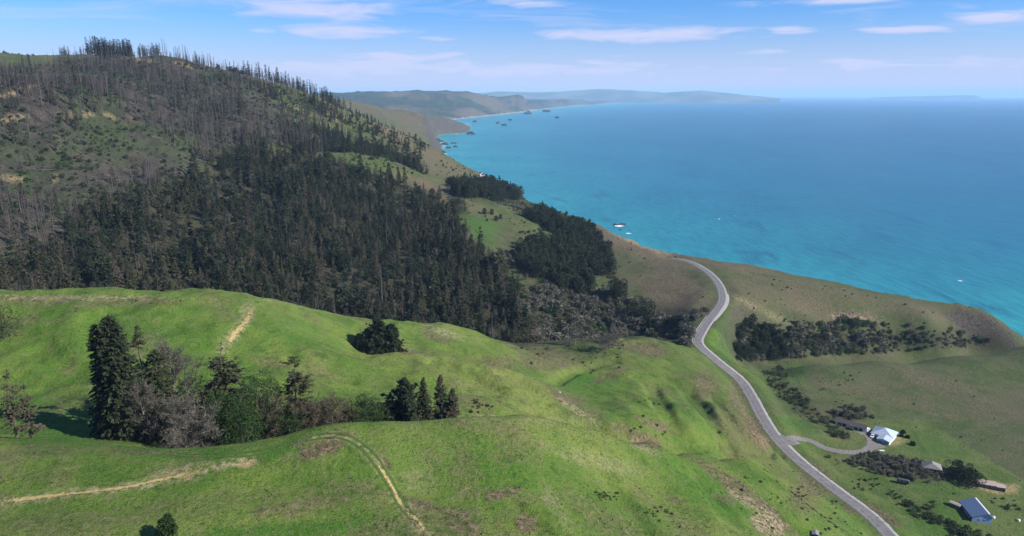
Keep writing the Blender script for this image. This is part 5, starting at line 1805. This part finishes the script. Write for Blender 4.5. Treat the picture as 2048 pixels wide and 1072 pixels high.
# pull-out on the seaward side of the bend
s0, s1 = np.argmin(np.hypot(*(rl[:, :2] - np.array(at_z(1420, 640, 71)[:2])).T)), np.argmin(np.hypot(*(rl[:, :2] - np.array(at_z(1446, 585, 72)[:2])).T))
seg = rl[min(s0, s1):max(s0, s1)]
wv = np.sin(np.linspace(0.12, np.pi - 0.05, len(seg))) ** 0.7
po = ribbon('gravel_pullout', seg + 0, 1.6, M_pale_gravel, 0.08, 0.15, 4, None, 3, 4.9, seg[:, 2] - 0.25, wv)
tag(po, 'pale gravel pull-out on the outside of the road bend', 'pull-out', kind='structure')
for nm, lab, px, half, mt, r0, jag in [
        ('driveway', 'grey gravel driveway looping from the road to the white house', [(1566, 884), (1590, 876), (1615, 880), (1650, 896), (1690, 904), (1725, 904), (1742, 892), (1741, 878), (1730, 868), (1716, 866)], 2.6, M_gravel, 300, 0.5),
        ('driveway', 'short gravel spur to the white garage', [(1735, 897), (1750, 893), (1766, 891)], 2.6, M_gravel, 300, 0.4),
        ('driveway', 'wide gravel mouth where the driveway leaves the road', [(1556, 872), (1570, 880), (1580, 885), (1590, 880)], 3.6, M_gravel, 300, 0.5),
        ('dirt_track', 'pale track from the road bend into the canyon', [(1426, 628), (1405, 648), (1385, 664), (1366, 680)], 1.5, M_gravel, 560, 0.4),
        ('dirt_track', 'tan dirt path crossing the left foreground knoll', [(-60, 1010), (0, 1003), (60, 997), (120, 990), (180, 984), (230, 978), (280, 969), (320, 960), (370, 949), (410, 942), (440, 932)], 1.15, M_dirt, 110, 0.35),
        ('dirt_track', 'tan path climbing over the crest of the green hill', [(500, 613), (502, 622), (497, 635), (486, 650), (472, 666), (456, 684), (446, 698)], 2.0, M_dirt, 240, 0.5),
        ('dirt_track', 'tan bare strip of the two-rut track on the knoll', [(735, 905), (750, 920), (762, 938), (776, 960), (787, 980), (800, 1006), (815, 1025)], 0.8, M_dirt, 110, 0.35),
        ('dirt_track', 'tan bare end of the two-rut track at the bottom edge', [(815, 1022), (832, 1038), (845, 1055), (840, 1068)], 1.0, M_dirt, 110, 0.4),
        ('far_road', 'far bend of the road above the sea cliff', [(948, 351), (965, 350), (980, 351), (992, 355), (996, 358)], 4.5, M_pale_gravel, 900, 0.2)]:
    L = px_line(px, r0, 1.2 if r0 < 500 else 3)
    wv = 0.7 + 0.3 * np.sin(np.linspace(0.3, np.pi - 0.3, len(L))) if nm == 'dirt_track' else None
    o = ribbon(nm, L, half, mt, 0.10 if r0 < 900 else 0.6, jag, 5, None, len(L), wvar=wv)
    tag(o, lab, 'track' if 'track' in nm else 'road', kind='structure')
# grassy wheel ruts
RUT = [(300, 905), (400, 912), (470, 910), (540, 900), (590, 884), (640, 873), (680, 872), (715, 886), (745, 913), (770, 950), (790, 985), (806, 1012), (830, 1040), (848, 1068)]
L = px_line(RUT, 110, 1.2)
for of, lab in ((0.95, 'right wheel rut of the grassy track over the knoll'), (-0.95, 'left wheel rut of the grassy track over the knoll')):
    o = ribbon('wheel_rut', L, 0.55, M_rut, 0.05, 0.22, 5, None, int(of * 7) + 30, of)
    tag(o, lab, 'track', kind='structure')


# ------------------------------------------------------------------ boxes, roofs, houses
def box_mesh(name, sx, sy, sz, mat, bevel=0.0, z0=0.0):
    import bmesh
    bm = bmesh.new()
    bmesh.ops.create_cube(bm, size=1.0)
    for v in bm.verts:
        v.co = Vector((v.co.x * sx, v.co.y * sy, (v.co.z + 0.5) * sz + z0))
    if bevel > 0:
        bmesh.ops.bevel(bm, geom=bm.edges[:], offset=bevel, segments=2, affect='EDGES', clamp_overlap=True)
    me = bpy.data.meshes.new(name)
    bm.to_mesh(me)
    bm.free()
    me.materials.append(mat)
    return me


def part(name, me, parent, loc=(0, 0, 0), rz=0.0, label=None):
    o = bpy.data.objects.new(name, me)
    col.objects.link(o)
    o.parent = parent
    o.location = loc
    o.rotation_euler = (0, 0, rz)
    if label:
        o['label'] = label
    return o


def poly_mesh(name, verts, faces, mat):
    me = bpy.data.meshes.new(name)
    me.from_pydata([tuple(map(float, v)) for v in verts], [], faces)
    me.update()
    me.materials.append(mat)
    return me


def gable_roof(sx, sy, z0, rise, over, mat, off=0.0, th=0.18):
    """ridge along y; sx across"""
    a, b = sx / 2 + over, sy / 2 + over
    V_ = []
    for y in (-b, b):
        V_ += [(-a, y, z0), (off, y, z0 + rise), (a, y, z0), (a, y, z0 - th), (off, y, z0 + rise - th), (-a, y, z0 - th)]
    F_ = [(0, 1, 7, 6), (1, 2, 8, 7), (2, 3, 9, 8), (3, 4, 10, 9), (4, 5, 11, 10), (5, 0, 6, 11), (0, 5, 4, 1), (1, 4, 3, 2), (6, 7, 10, 11), (7, 8, 9, 10)]
    return poly_mesh('roof', V_, F_, mat)


def gable_wall(sx, sy, h, rise, mat, off=0.0):
    a, b = sx / 2, sy / 2
    V_ = []
    for y in (-b, b):
        V_ += [(-a, y, -0.6), (a, y, -0.6), (a, y, h), (off, y, h + rise * 0.93 - 0.05), (-a, y, h)]
    F_ = [(0, 1, 2, 3, 4), (9, 8, 7, 6, 5), (0, 5, 6, 1), (1, 6, 7, 2), (4, 9, 5, 0), (2, 7, 8, 3), (3, 8, 9, 4)]
    return poly_mesh('wall', V_, F_, mat)


def hip_roof(sx, sy, z0, rise, over, ridge_len, mat):
    a, b, k = sx / 2 + over, sy / 2 + over, ridge_len / 2
    V_ = [(-a, -b, z0), (a, -b, z0), (a, b, z0), (-a, b, z0), (0, -k, z0 + rise), (0, k, z0 + rise),
          (-a, -b, z0 - 0.2), (a, -b, z0 - 0.2), (a, b, z0 - 0.2), (-a, b, z0 - 0.2)]
    F_ = [(0, 1, 4), (1, 2, 5, 4), (2, 3, 5), (3, 0, 4, 5), (0, 6, 7, 1), (1, 7, 8, 2), (2, 8, 9, 3), (3, 9, 6, 0), (9, 8, 7, 6)]
    return poly_mesh('roof', V_, F_, mat)


def window_on(parent, x, y, z, w, h, rz, frame=M_white):
    """a window in a wall; rz turns its outside (-y) direction"""
    fr = part('window', box_mesh('window', w, 0.12, h, frame, 0.0), parent, (x, y, z), rz)
    part('pane', box_mesh('pane', w - 0.2, 0.05, h - 0.2, M_glass, 0.0), fr, (0, -0.06, 0.1))


def house(name, label, cx_, cy_, rz, cat='house'):
    z = float(grid.z(cx_, cy_))
    e = empty(name, (cx_, cy_, z), rz)
    tag(e, label, cat)
    return e


# white house with hip roof and garage wing; local x runs along the front, -y faces the drive
A_ = R(-41)
hx_, hy_ = 241.5, 432.2
e = house('house', 'white house with a pale metal hip roof and garage wing inside the driveway loop', hx_, hy_, A_)
part('wall', box_mesh('wall', 12.0, 11.0, 3.5, M_white, 0, -0.6), e)
rf = part('roof', hip_roof(12.0, 11.0, 2.95, 3.3, 0.9, 1.0, M_roofm), e)
for vx in (0.9, -0.9):
    part('vent_pipe', box_mesh('vent_pipe', 0.25, 0.25, 0.9, M_steel, 0.03), rf, (vx, -0.5, 5.5))
part('garage', box_mesh('garage', 7.2, 6.4, 3.2, M_white, 0, -0.6), e, (2.35, -8.7, 0))
part('garage_roof', poly_mesh('garage_roof', [(-4.1, -3.8, 2.72), (4.1, -3.8, 2.72), (4.1, 3.25, 3.0), (-4.1, 3.25, 3.0), (0, 3.25, 4.2), (0, -3.8, 3.9), (-4.1, -3.8, 2.55), (4.1, -3.8, 2.55)],
                                  [(0, 5, 4, 3), (5, 1, 2, 4), (0, 1, 5), (6, 7, 1, 0)], M_roofm), e, (2.35, -8.7, 0))
for dx in (0.7, 4.0):
    part('garage_door', box_mesh('garage_door', 2.7, 0.1, 2.2, M_bluew), e, (dx, -11.95, 0.0))
part('door', box_mesh('door', 1.0, 0.1, 2.1, M_bluew), e, (-2.6, -5.55, 0.0))
window_on(e, -4.6, -5.55, 0.9, 1.5, 1.2, 0)
window_on(e, 6.05, 2.5, 0.9, 1.5, 1.2, R(90))
window_on(e, 6.05, -2.0, 0.9, 1.5, 1.2, R(90))
window_on(e, -6.05, 0.0, 0.9, 1.5, 1.2, R(-90))
# two dark-roofed sheds in a row
for i, (sx_, sy_, lab) in enumerate([(220.6, 446.0, 'dark-roofed shed with white gable end, farther from the white house'), (229.2, 440.8, 'dark-roofed shed with white gable end, nearer the white house')]):
    e = house('shed', lab, sx_, sy_, R(-31) + R(-90), 'shed')
    part('wall', gable_wall(5.6, 8.6, 2.4, 1.7, M_white), e)
    part('roof', gable_roof(5.6, 8.6, 2.4, 1.75, 0.45, M_dkroof), e)
    part('door', box_mesh('door', 0.1, 2.4, 2.0, M_darkwood), e, (2.83, 1.2, 0))
    part('door', box_mesh('door', 0.1, 2.4, 2.0, M_darkwood), e, (2.83, -1.8, 0))
    window_on(e, 0, 4.33, 0.9, 1.1, 1.0, R(180))
# blue barn
e = house('barn', 'long blue-roofed barn in the bottom right corner', 245.6, 343.6, R(-9), 'barn')
part('wall', gable_wall(9.4, 15.0, 3.0, 2.5, M_bluew, 2.6), e)
rf = part('roof', gable_roof(9.4, 15.0, 3.0, 2.6, 0.5, M_blue, 2.6), e)
part('sunlit_edge', box_mesh('sunlit_edge', 0.8, 16.0, 0.14, M_white), rf, (3.0, 0, 5.42))  # sunlight along the far roof edge, put in as a white strip
for dx in (-1.2, 1.4):
    window_on(e, dx, -7.55, 1.2, 0.8, 0.9, 0)
for dy in (-4.0, 0.5, 4.5):
    window_on(e, -4.75, dy, 1.2, 1.2, 1.0, R(-90))
part('door', box_mesh('door', 0.1, 1.4, 2.2, M_darkwood), e, (-4.75, -6.2, 0))
e = house('shed', 'small low shed with a pale roof beside the blue barn', 239.0, 350.2, R(35), 'shed')
part('wall', gable_wall(2.4, 5.0, 1.9, 0.5, M_wood), e)
part('roof', gable_roof(2.4, 5.0, 1.9, 0.55, 0.3, M_tanroof), e)
part('door', box_mesh('door', 0.8, 0.1, 1.7, M_darkwood), e, (0, -2.55, 0))
# grey shingled house
e = house('house', 'grey-shingled house half hidden by the willow thicket', 248.8, 390.5, R(-24))
part('wall', box_mesh('wall', 9.0, 7.0, 2.9, M_wood, 0, -0.6), e)
rf = part('roof', hip_roof(9.0, 7.0, 2.35, 2.4, 0.7, 3.0, M_grroof), e)
part('skylight', box_mesh('skylight', 1.4, 0.9, 0.2, M_glass), rf, (-2.0, -1.8, 3.3))
for dx in (-2.6, 0.2, 2.8):
    window_on(e, dx, -3.55, 0.8, 1.5, 1.1, 0)
part('door', box_mesh('door', 1.0, 0.1, 2.0, M_darkwood), e, (1.5, -3.58, 0))
# red-brown house on bare soil
e = house('house', 'red-brown long house with a tan roof on bare orange soil', 271.0, 374.6, R(-20))
part('wall', box_mesh('wall', 9.0, 5.0, 2.9, M_redwall, 0, -0.6), e)
part('roof', gable_roof(5.0, 9.0, 2.35, 1.3, 0.5, M_tanroof), e, (0, 0, 0), R(90))
part('annex', box_mesh('annex', 4.6, 4.0, 2.4, M_redwall, 0, -0.6), e, (6.9, -0.6, 0))
part('annex_roof', box_mesh('annex_roof', 5.2, 4.8, 0.15, M_tanroof), e, (7.1, -0.6, 1.82))
for dx in (-2.8, 0.2, 2.9):
    window_on(e, dx, -2.55, 0.8, 1.4, 1.0, 0)
part('door', box_mesh('door', 0.9, 0.1, 2.0, M_darkwood), e, (1.6, -2.57, 0))
# small caravan at the thicket's foot
e = house('caravan', 'small dark caravan with a white end below the willow thicket', 222.6, 373.2, R(-26), 'caravan')
part('body', box_mesh('body', 6.0, 2.4, 2.2, M_dkroof, 0.25, 0.45), e)
part('end_panel', box_mesh('end_panel', 0.1, 2.0, 1.8, M_white), e, (3.03, 0, 0.65))
for sx_ in (-0.8, 0.8):
    for sy_ in (-1.05, 1.05):
        part('wheel', box_mesh('wheel', 0.65, 0.22, 0.65, M_tyre, 0.2), e, (sx_, sy_, 0.0))
for dx in (-1.8, 0.6):
    window_on(e, dx, -1.2, 1.3, 0.9, 0.7, 0)
# shack at the bottom edge
x, y, z = [float(q_[0]) for q_ in hit(1630, 1073, 180)]
e = house('shack', 'tiny grey-roofed shack at the bottom edge above the road', x, y, R(-20), 'shack')
part('wall', gable_wall(2.0, 2.6, 1.6, 0.4, M_darkwood), e)
part('roof', gable_roof(2.0, 2.6, 1.6, 0.45, 0.3, M_grroof), e)
part('door', box_mesh('door', 0.7, 0.08, 1.4, M_wood), e, (0, -1.33, 0))


# ------------------------------------------------------------------ vehicles
def vehicle(name, label, x, y, rz, mat, kind):
    z = float(grid.z(x, y)) + 0.1
    e = empty(name, (x, y, z), rz)
    tag(e, label, 'van' if kind == 'van' else 'pickup' if kind == 'pickup' else 'car')
    def prof(pts, w, m, nm):
        n = len(pts)
        V_ = [(px_, -w / 2, pz) for px_, pz in pts] + [(px_, w / 2, pz) for px_, pz in pts]
        F_ = [tuple(range(n)), tuple(range(2 * n - 1, n - 1, -1))] + [(i, i + n, (i + 1) % n + n, (i + 1) % n) for i in range(n)]
        return poly_mesh(nm, V_, F_, m)
    if kind == 'van':
        body = [(-2.5, 0.35), (2.5, 0.35), (2.55, 0.9), (2.0, 1.15), (1.5, 1.95), (1.2, 2.1), (-2.4, 2.1), (-2.55, 1.9)]
        win = [(1.1, 1.25), (1.85, 1.25), (1.45, 1.85), (1.1, 1.85)]
        side = [((-2.1, 1.25), (0.9, 1.85))]
    elif kind == 'pickup':
        body = [(-2.6, 0.45), (2.6, 0.45), (2.65, 1.0), (1.3, 1.1), (0.8, 1.75), (-0.5, 1.8), (-0.75, 1.05), (-2.6, 1.05)]
        side = [((-0.45, 1.15), (0.8, 1.6))]
    else:
        body = [(-2.2, 0.3), (2.2, 0.3), (2.25, 0.8), (1.2, 0.95), (0.6, 1.45), (-1.2, 1.5), (-1.9, 1.0), (-2.25, 0.9)]
        side = [((-1.2, 1.0), (0.6, 1.35))]
    part('body', prof(body, 1.85, mat, 'body'), e)
    for (x0, z0), (x1, z1) in side:
        for s in (-1, 1):
            part('side_window', box_mesh('side_window', x1 - x0, 0.03, z1 - z0, M_glass), e, ((x0 + x1) / 2, s * 0.93, z0))
    wx = {'van': 1.52, 'pickup': 0.9, 'car': 0.72}[kind]
    wz = {'van': 1.2, 'pickup': 1.14, 'car': 1.0}[kind]
    part('windscreen', poly_mesh('windscreen', [(wx + 0.42, -0.8, wz), (wx + 0.42, 0.8, wz), (wx + 0.03, 0.72, wz + 0.58), (wx + 0.03, -0.72, wz + 0.58), (wx + 0.38, -0.8, wz - 0.03), (wx + 0.38, 0.8, wz - 0.03), (wx - 0.01, 0.72, wz + 0.55), (wx - 0.01, -0.72, wz + 0.55)],
                                        [(0, 1, 2, 3), (7, 6, 5, 4), (0, 4, 5, 1), (1, 5, 6, 2), (2, 6, 7, 3), (3, 7, 4, 0)], M_glass), e)
    T = TB()
    T.tube([(0, -0.11, 0), (0, 0.11, 0)], [0.34, 0.34], 12)
    th = np.arange(12) / 12 * 2 * np.pi
    for s in (-0.11, 0.11):
        rim = np.stack([0.34 * np.cos(th), np.full(12, s), 0.34 * np.sin(th)], 1)
        T.tris([[rim[i], rim[(i + 1) % 12], [0, s, 0]] for i in range(12)])
    wm = T.mesh('wheel', [M_tyre])
    for ax in (-1.5, 1.55):
        for s in (-1, 1):
            part('wheel', wm, e, (ax, s * 0.88, 0.34))


vehicle('van', 'white van parked at the end of the nearer dark-roofed shed', 233.6, 438.6, R(42), M_carw, 'van')
vehicle('pickup_truck', 'white pickup parked just left of the white house', 232.9, 430.0, R(48 + 180), M_carw, 'pickup')
vehicle('car', 'dark car parked in front of the two sheds', 222.2, 438.6, R(-30), M_card, 'car')
# flat white trailer on the lawn
z = float(grid.z(229.2, 410.5))
e = empty('trailer', (229.2, 410.5, z), R(-5))
tag(e, 'small flat white trailer on the lawn below the white house', 'trailer')
part('bed', box_mesh('bed', 3.0, 1.5, 0.25, M_white, 0.03, 0.55), e)
part('drawbar', box_mesh('drawbar', 1.2, 0.12, 0.12, M_steel, 0, 0.5), e, (-2.0, 0, 0))
for s in (-0.82, 0.82):
    part('wheel', box_mesh('wheel', 0.55, 0.18, 0.55, M_tyre, 0.16), e, (0, s, 0.0))
# pale water tanks by the barn
for (u_, v_, lab) in [(1987, 1036, 'white water tank nearest the blue barn'), (2037, 1042, 'white water tank at the right edge of the picture')]:
    x, y, z = [float(q_[0]) for q_ in hit(u_, v_, 200)]
    T = TB()
    T.tube([(0, 0, 0), (0, 0, 1.0), (0, 0, 1.02), (0, 0, 1.25)], [0.75, 0.75, 0.7, 0.05], 14)
    e = empty('water_tank', (x, y, z - 0.05))
    tag(e, lab, 'tank')
    part('shell', T.mesh('shell', [M_white], False), e)
    T = TB()
    T.tube([(0, 0, 0), (0, 0, 0.12)], [0.22, 0.2], 10)
    part('lid', T.mesh('lid', [M_steel], False), e, (0, 0, 1.2))


# ------------------------------------------------------------------ fences and guard rail
def fence(name, label, L, spacing, h, rails, mpost, mrail, pw=0.14, rail_h=0.05, cat='fence'):
    L = np.asarray(L, float)[:, :2]
    s = np.concatenate([[0], np.cumsum(np.linalg.norm(np.diff(L, axis=0), axis=1))])
    n = int(s[-1] / spacing) + 1
    q_ = np.linspace(0, s[-1], n)
    X, Y = np.interp(q_, s, L[:, 0]), np.interp(q_, s, L[:, 1])
    Z = grid.z(X, Y)
    e = empty(name, (X[0], Y[0], Z[0]))
    tag(e, label, cat)
    pm = box_mesh('post', pw, pw, h + 0.4, mpost, 0, -0.4)
    for x, y, z in zip(X, Y, Z):
        part('post', pm, e, (x - X[0], y - Y[0], z - Z[0]))
    for k in rails:
        T = TB()
        P = np.stack([X - X[0], Y - Y[0], Z - Z[0] + k], 1)
        T.tube(P, np.full(n, rail_h), 4)
        part('rail' if rail_h > 0.04 else 'wire', T.mesh('rail', [mrail]), e)


def road_side(u0, v0, u1, v1, off):
    a = np.argmin(np.hypot(*(rl[:, :2] - np.array(at_z(u0, v0, 70)[:2])).T))
    b = np.argmin(np.hypot(*(rl[:, :2] - np.array(at_z(u1, v1, 71)[:2])).T))
    seg = rl[min(a, b):max(a, b)]
    d = np.gradient(seg[:, :2], axis=0)
    d /= np.linalg.norm(d, axis=1)[:, None]
    return seg[:, :2] + np.stack([d[:, 1], -d[:, 0]], 1) * off


fence('guard_rail', 'pale steel guard rail on the inner side of the road bend', road_side(1396, 692, 1424, 634, -4.4), 4.0, 0.8, (0.62,), M_wood, M_steel, 0.15, 0.16, 'guard rail')
fence('fence', 'post and wire fence running beside the road towards the driveway mouth', px_line([(1486, 748), (1510, 780), (1532, 812), (1552, 838), (1567, 858)], 300), 4.0, 1.3, (0.4, 0.8, 1.2), M_darkwood, M_wire, 0.16, 0.025)
fence('fence', 'straight pasture fence climbing from the gulch past the brush line', px_line([(1576, 726), (1588, 748), (1600, 770), (1612, 792)], 380), 4.5, 1.3, (0.4, 0.8, 1.2), M_darkwood, M_wire, 0.16, 0.025)
fence('fence', 'curved garden fence round the lawn of the white house', px_line([(1722, 862), (1760, 846), (1800, 848), (1826, 862), (1840, 886), (1858, 912)], 300), 3.5, 1.2, (0.4, 0.8, 1.15), M_wood, M_wire, 0.14, 0.025)
fence('fence', 'fence behind the hedge along the lower right pasture', px_line([(1776, 988), (1820, 1018), (1870, 1046), (1930, 1070)], 250), 3.5, 1.2, (0.4, 0.8, 1.15), M_wood, M_wire, 0.14, 0.025)


# ------------------------------------------------------------------ rocks, foam, stones
def rock_mesh(seed, sx, sy, sz, mat, sub=3):
    import bmesh
    bm = bmesh.new()
    bmesh.ops.create_icosphere(bm, subdivisions=sub, radius=1.0)
    for v in bm.verts:
        p = np.array(v.co)
        n_ = float(fbm(np.array([p[0] * 2 + seed * 3.1 + p[2]]), np.array([p[1] * 2 - p[2] + seed]), 1.6, 4, 0.6)[0])
        k = 1 + 0.75 * n_
        v.co = Vector((p[0] * sx * k, p[1] * sy * k, (p[2] * 0.9 + 0.25) * sz * k))
    me = bpy.data.meshes.new('rock')
    bm.to_mesh(me)
    bm.free()
    me.materials.append(mat)
    return me


def foam_patch(name, x, y, rx, ry, seed, label):
    th = np.linspace(0, 2 * np.pi, 41)[:-1]
    rad = 0.75 + 0.6 * perlin(np.cos(th) * 2 + seed, np.sin(th) * 2 + seed * 1.7)
    V_ = [(0, 0, 0)] + [(math.cos(t) * rx * k, math.sin(t) * ry * k, 0) for t, k in zip(th, rad)]
    F_ = [(0, i + 1, (i + 1) % 40 + 1) for i in range(40)]
    o = obj(name, poly_mesh(name, V_, F_, M_foam))
    o.location = (x, y, 0.25)
    tag(o, label, 'foam', kind='stuff')


ROCKS = [(1232, 450, 9, 'sea rock, left of the two close off the brown headland slope'), (1245, 449, 10, 'sea rock, right of the two close off the brown headland slope'), (1240, 460, 5, 'small dark sea rock just below the two close to shore'),
         (950, 244, 8, 'far sea stack nearest the cliff point'), (995, 247, 6, 'small sea stack, left of the pair in mid bay'), (1008, 251, 10, 'sea stack, right of the pair in mid bay'),
         (1056, 228, 16, 'low dark islet close to the far beach'), (1094, 224, 14, 'low dark islet, second off the far beach'), (1114, 236, 8, 'outermost small sea stack in the bay'),
         (908, 287, 7, 'upper rock off the near cove'), (911, 294, 8, 'lower rock off the near cove'), (940, 268, 12, 'rock at the foot of the cliff point'), (889, 289, 12, 'rock at the cove shore, left'),
         (886, 305, 12, 'dark rock on the shore at the slope foot'), (897, 296, 8, 'broken rock between cove and slope'), (878, 283, 14, 'rock pile at the head of the cove'), (1020, 241, 6, 'tiny rock in the open bay')]
for i, (u_, v_, wpx, lab) in enumerate(ROCKS):
    x, y, _ = at_z(u_, v_, 0.0)
    d = math.hypot(x, y)
    w = wpx / F0 * d * 0.5
    ht = w * (0.55 if i > 2 else 0.45)
    if v_ < 262:
        ht = max(ht, 0.0018 * d)
    o = mesh_thing('sea_rock', rock_mesh(40 + i, w, w * 1.3, ht, M_rock), (float(x), float(y), 0.0), rg.random() * 6.28, (1, 1, 1), lab, 'rock')
for i, (u_, v_, wpx, lab) in enumerate([(1238, 452, 12, 'white foam round the two near sea rocks'), (1257, 467, 7, 'foam streak below the near sea rocks'), (1438, 438, 3.5, 'white foam fleck over a hidden rock'), (1921, 562, 4.5, 'white foam fleck far right on the sea'),
                                        (960, 295, 1.5, 'tiny foam fleck in the bay'), (1470, 432, 1.6, 'tiny foam fleck right of the larger one'), (912, 268, 4, 'foam at the foot of the cliff point'), (889, 292, 3.5, 'foam among the cove rocks'), (892, 307, 3, 'foam at the slope foot')]):
    x, y, _ = at_z(u_, v_, 0.0)
    d = math.hypot(x, y)
    foam_patch('foam', float(x), float(y), wpx / F0 * d, wpx / F0 * d * (1.0 if v_ > 400 else 2.2), 3.3 * i + 1, lab)
x, y, z = [float(q_[0]) for q_ in hit(1118, 786, 300)]
mesh_thing('boulder', rock_mesh(80, 0.9, 0.8, 0.6, M_stone, 2), (x, y, z), 0.4, (1, 1, 1), 'pale boulder on the green spur above the straw patch', 'boulder')
# stony patch on the headland and other pale stones: many, tiny
T = TB()
st_m = rock_mesh(81, 1, 1, 0.7, M_stone, 1)
sv = np.array([v.co[:] for v in st_m.vertices])
sf = np.array([p.vertices[:] for p in st_m.polygons])
for (pg, r0, n, s0, s1) in [([(1670, 622), (1770, 628), (1765, 648), (1700, 645)], 560, 50, 0.2, 0.7), ([(1500, 1000), (1570, 1030), (1560, 1070), (1520, 1065)], 180, 60, 0.08, 0.22),
                            ([(1240, 470), (1330, 500), (1320, 515), (1250, 490)], 700, 25, 0.25, 0.6), ([(1780, 740), (1830, 760), (1830, 830), (1790, 800)], 400, 12, 0.15, 0.3),
                            ([(1620, 1000), (1700, 1040), (1680, 1065), (1600, 1040)], 200, 50, 0.1, 0.3)]:
    us = rg.uniform(min(p[0] for p in pg), max(p[0] for p in pg), n * 3)
    vs = rg.uniform(min(p[1] for p in pg), max(p[1] for p in pg), n * 3)
    k = inpoly(us, vs, pg)
    hx2, hy2, hz2 = hit(us[k][:n], vs[k][:n], r0)
    for x, y, z in zip(hx2, hy2, hz2):
        if np.isfinite(x):
            s = rg.uniform(s0, s1)
            T.add(sv * s * rg.uniform(0.7, 1.3, (1, 3)) + np.array([x, y, z]), sf)
o = obj('loose_stones', T.mesh('loose_stones', [M_stone]))
tag(o, 'pale loose stones on the headland and slopes', 'stones', kind='stuff')

# fallen burnt logs lying across the scorched slope
T = TB()
lx, ly, lz, lu, lv, lr = jgrid(-1250, -150, 400, 1450, 12.0, 61)
k = inpoly(lu, lv, BURNT) & (lr > 560) & (lr < 1450) & (rg.random(len(lx)) < 0.25 + 0.5 * fbm(lx, ly, 90, 3))
for x, y in zip(lx[k], ly[k]):
    a_l = rg.normal() * 0.35 + 0.15
    ln = rg.uniform(6, 18)
    e0, e1 = np.array([x, y]), np.array([x + math.cos(a_l) * ln, y + math.sin(a_l) * ln])
    z0_, z1_ = grid.z(*e0), grid.z(*e1)
    T.tube([[e0[0], e0[1], z0_ + 0.3], [e1[0], e1[1], z1_ + 0.3]], [0.38, 0.18], 4)
o = obj('fallen_logs', T.mesh('fallen_logs', [M_greyb]))
tag(o, 'grey fallen trunks lying across the burnt slope', 'logs', kind='stuff')

# ------------------------------------------------------------------ grass tufts near by
M_tuft = leaf_mat('grass_blades', (0.050, 0.105, 0.014), (0.11, 0.15, 0.034), 0.3)
M_tuftd = leaf_mat('dry_bracken', (0.10, 0.066, 0.046), (0.25, 0.18, 0.115), 0.15)
mask_b = bracken.reshape(NA, NR)
mask_s = straw.reshape(NA, NR)


def mask_at(Mk, x, y):
    a = np.arctan2(x, y - ORG_Y)
    r = np.hypot(x, y - ORG_Y)
    i = np.clip(np.rint((a - GA[0]) / (GA[1] - GA[0])).astype(int), 0, NA - 1)
    j = np.clip(np.rint(np.interp(r, GR, np.arange(NR))).astype(int), 0, NR - 1)
    return Mk[i, j]


def tufts(name, n, r0, r1, fn, s0, s1, mat, label, nb=4):
    a = rg.uniform(R(-40), R(36), n * 3)
    r = np.sqrt(rg.uniform(r0 ** 2, r1 ** 2, n * 3))
    x, y = np.sin(a) * r, np.cos(a) * r
    k = rg.random(n * 3) < fn(x, y)
    x, y = x[k][:n], y[k][:n]
    z = grid.z(x, y)
    u_, v_ = project(x, y, z)
    k = (u_ > -150) & (u_ < 2150)
    x, y, z = x[k], y[k], z[k]
    m = len(x)
    T = TB()
    sz = s0 + (s1 - s0) * rg.random(m) ** 2
    for b in range(nb):
        az = rg.random(m) * 6.28
        off = np.stack([np.cos(az), np.sin(az), np.zeros(m)], 1) * (sz * 0.35)[:, None]
        base = np.stack([x, y, z - 0.05], 1) + off * 0.6
        tip = base + np.stack([np.cos(az) * 0.5, np.sin(az) * 0.5, 0.75 + 0.3 * rg.random(m)], 1) * sz[:, None]
        side = np.stack([-np.sin(az), np.cos(az), np.zeros(m)], 1) * (sz * 0.28)[:, None]
        T.tris(np.stack([base - side, base + side, tip], 1))
    o = obj(name, T.mesh(name, [mat]))
    tag(o, label, 'grass', kind='stuff')


tufts('grass_tufts', 40000, 120, 330, lambda x, y: 0.25 + 0.9 * np.clip(fbm(x, y, 22, 4, 0.6) + 0.1, 0, 1), 0.12, 0.42, M_tuft, 'coarse green grass tufts over the foreground hills')
tufts('dry_bracken', 24000, 120, 520, lambda x, y: np.clip(mask_at(mask_b, x, y) + 0.5 * mask_at(mask_s, x, y), 0, 1) ** 1.3 + 0.012, 0.25, 0.7, M_tuftd, 'dry brown bracken in patches on the slopes')
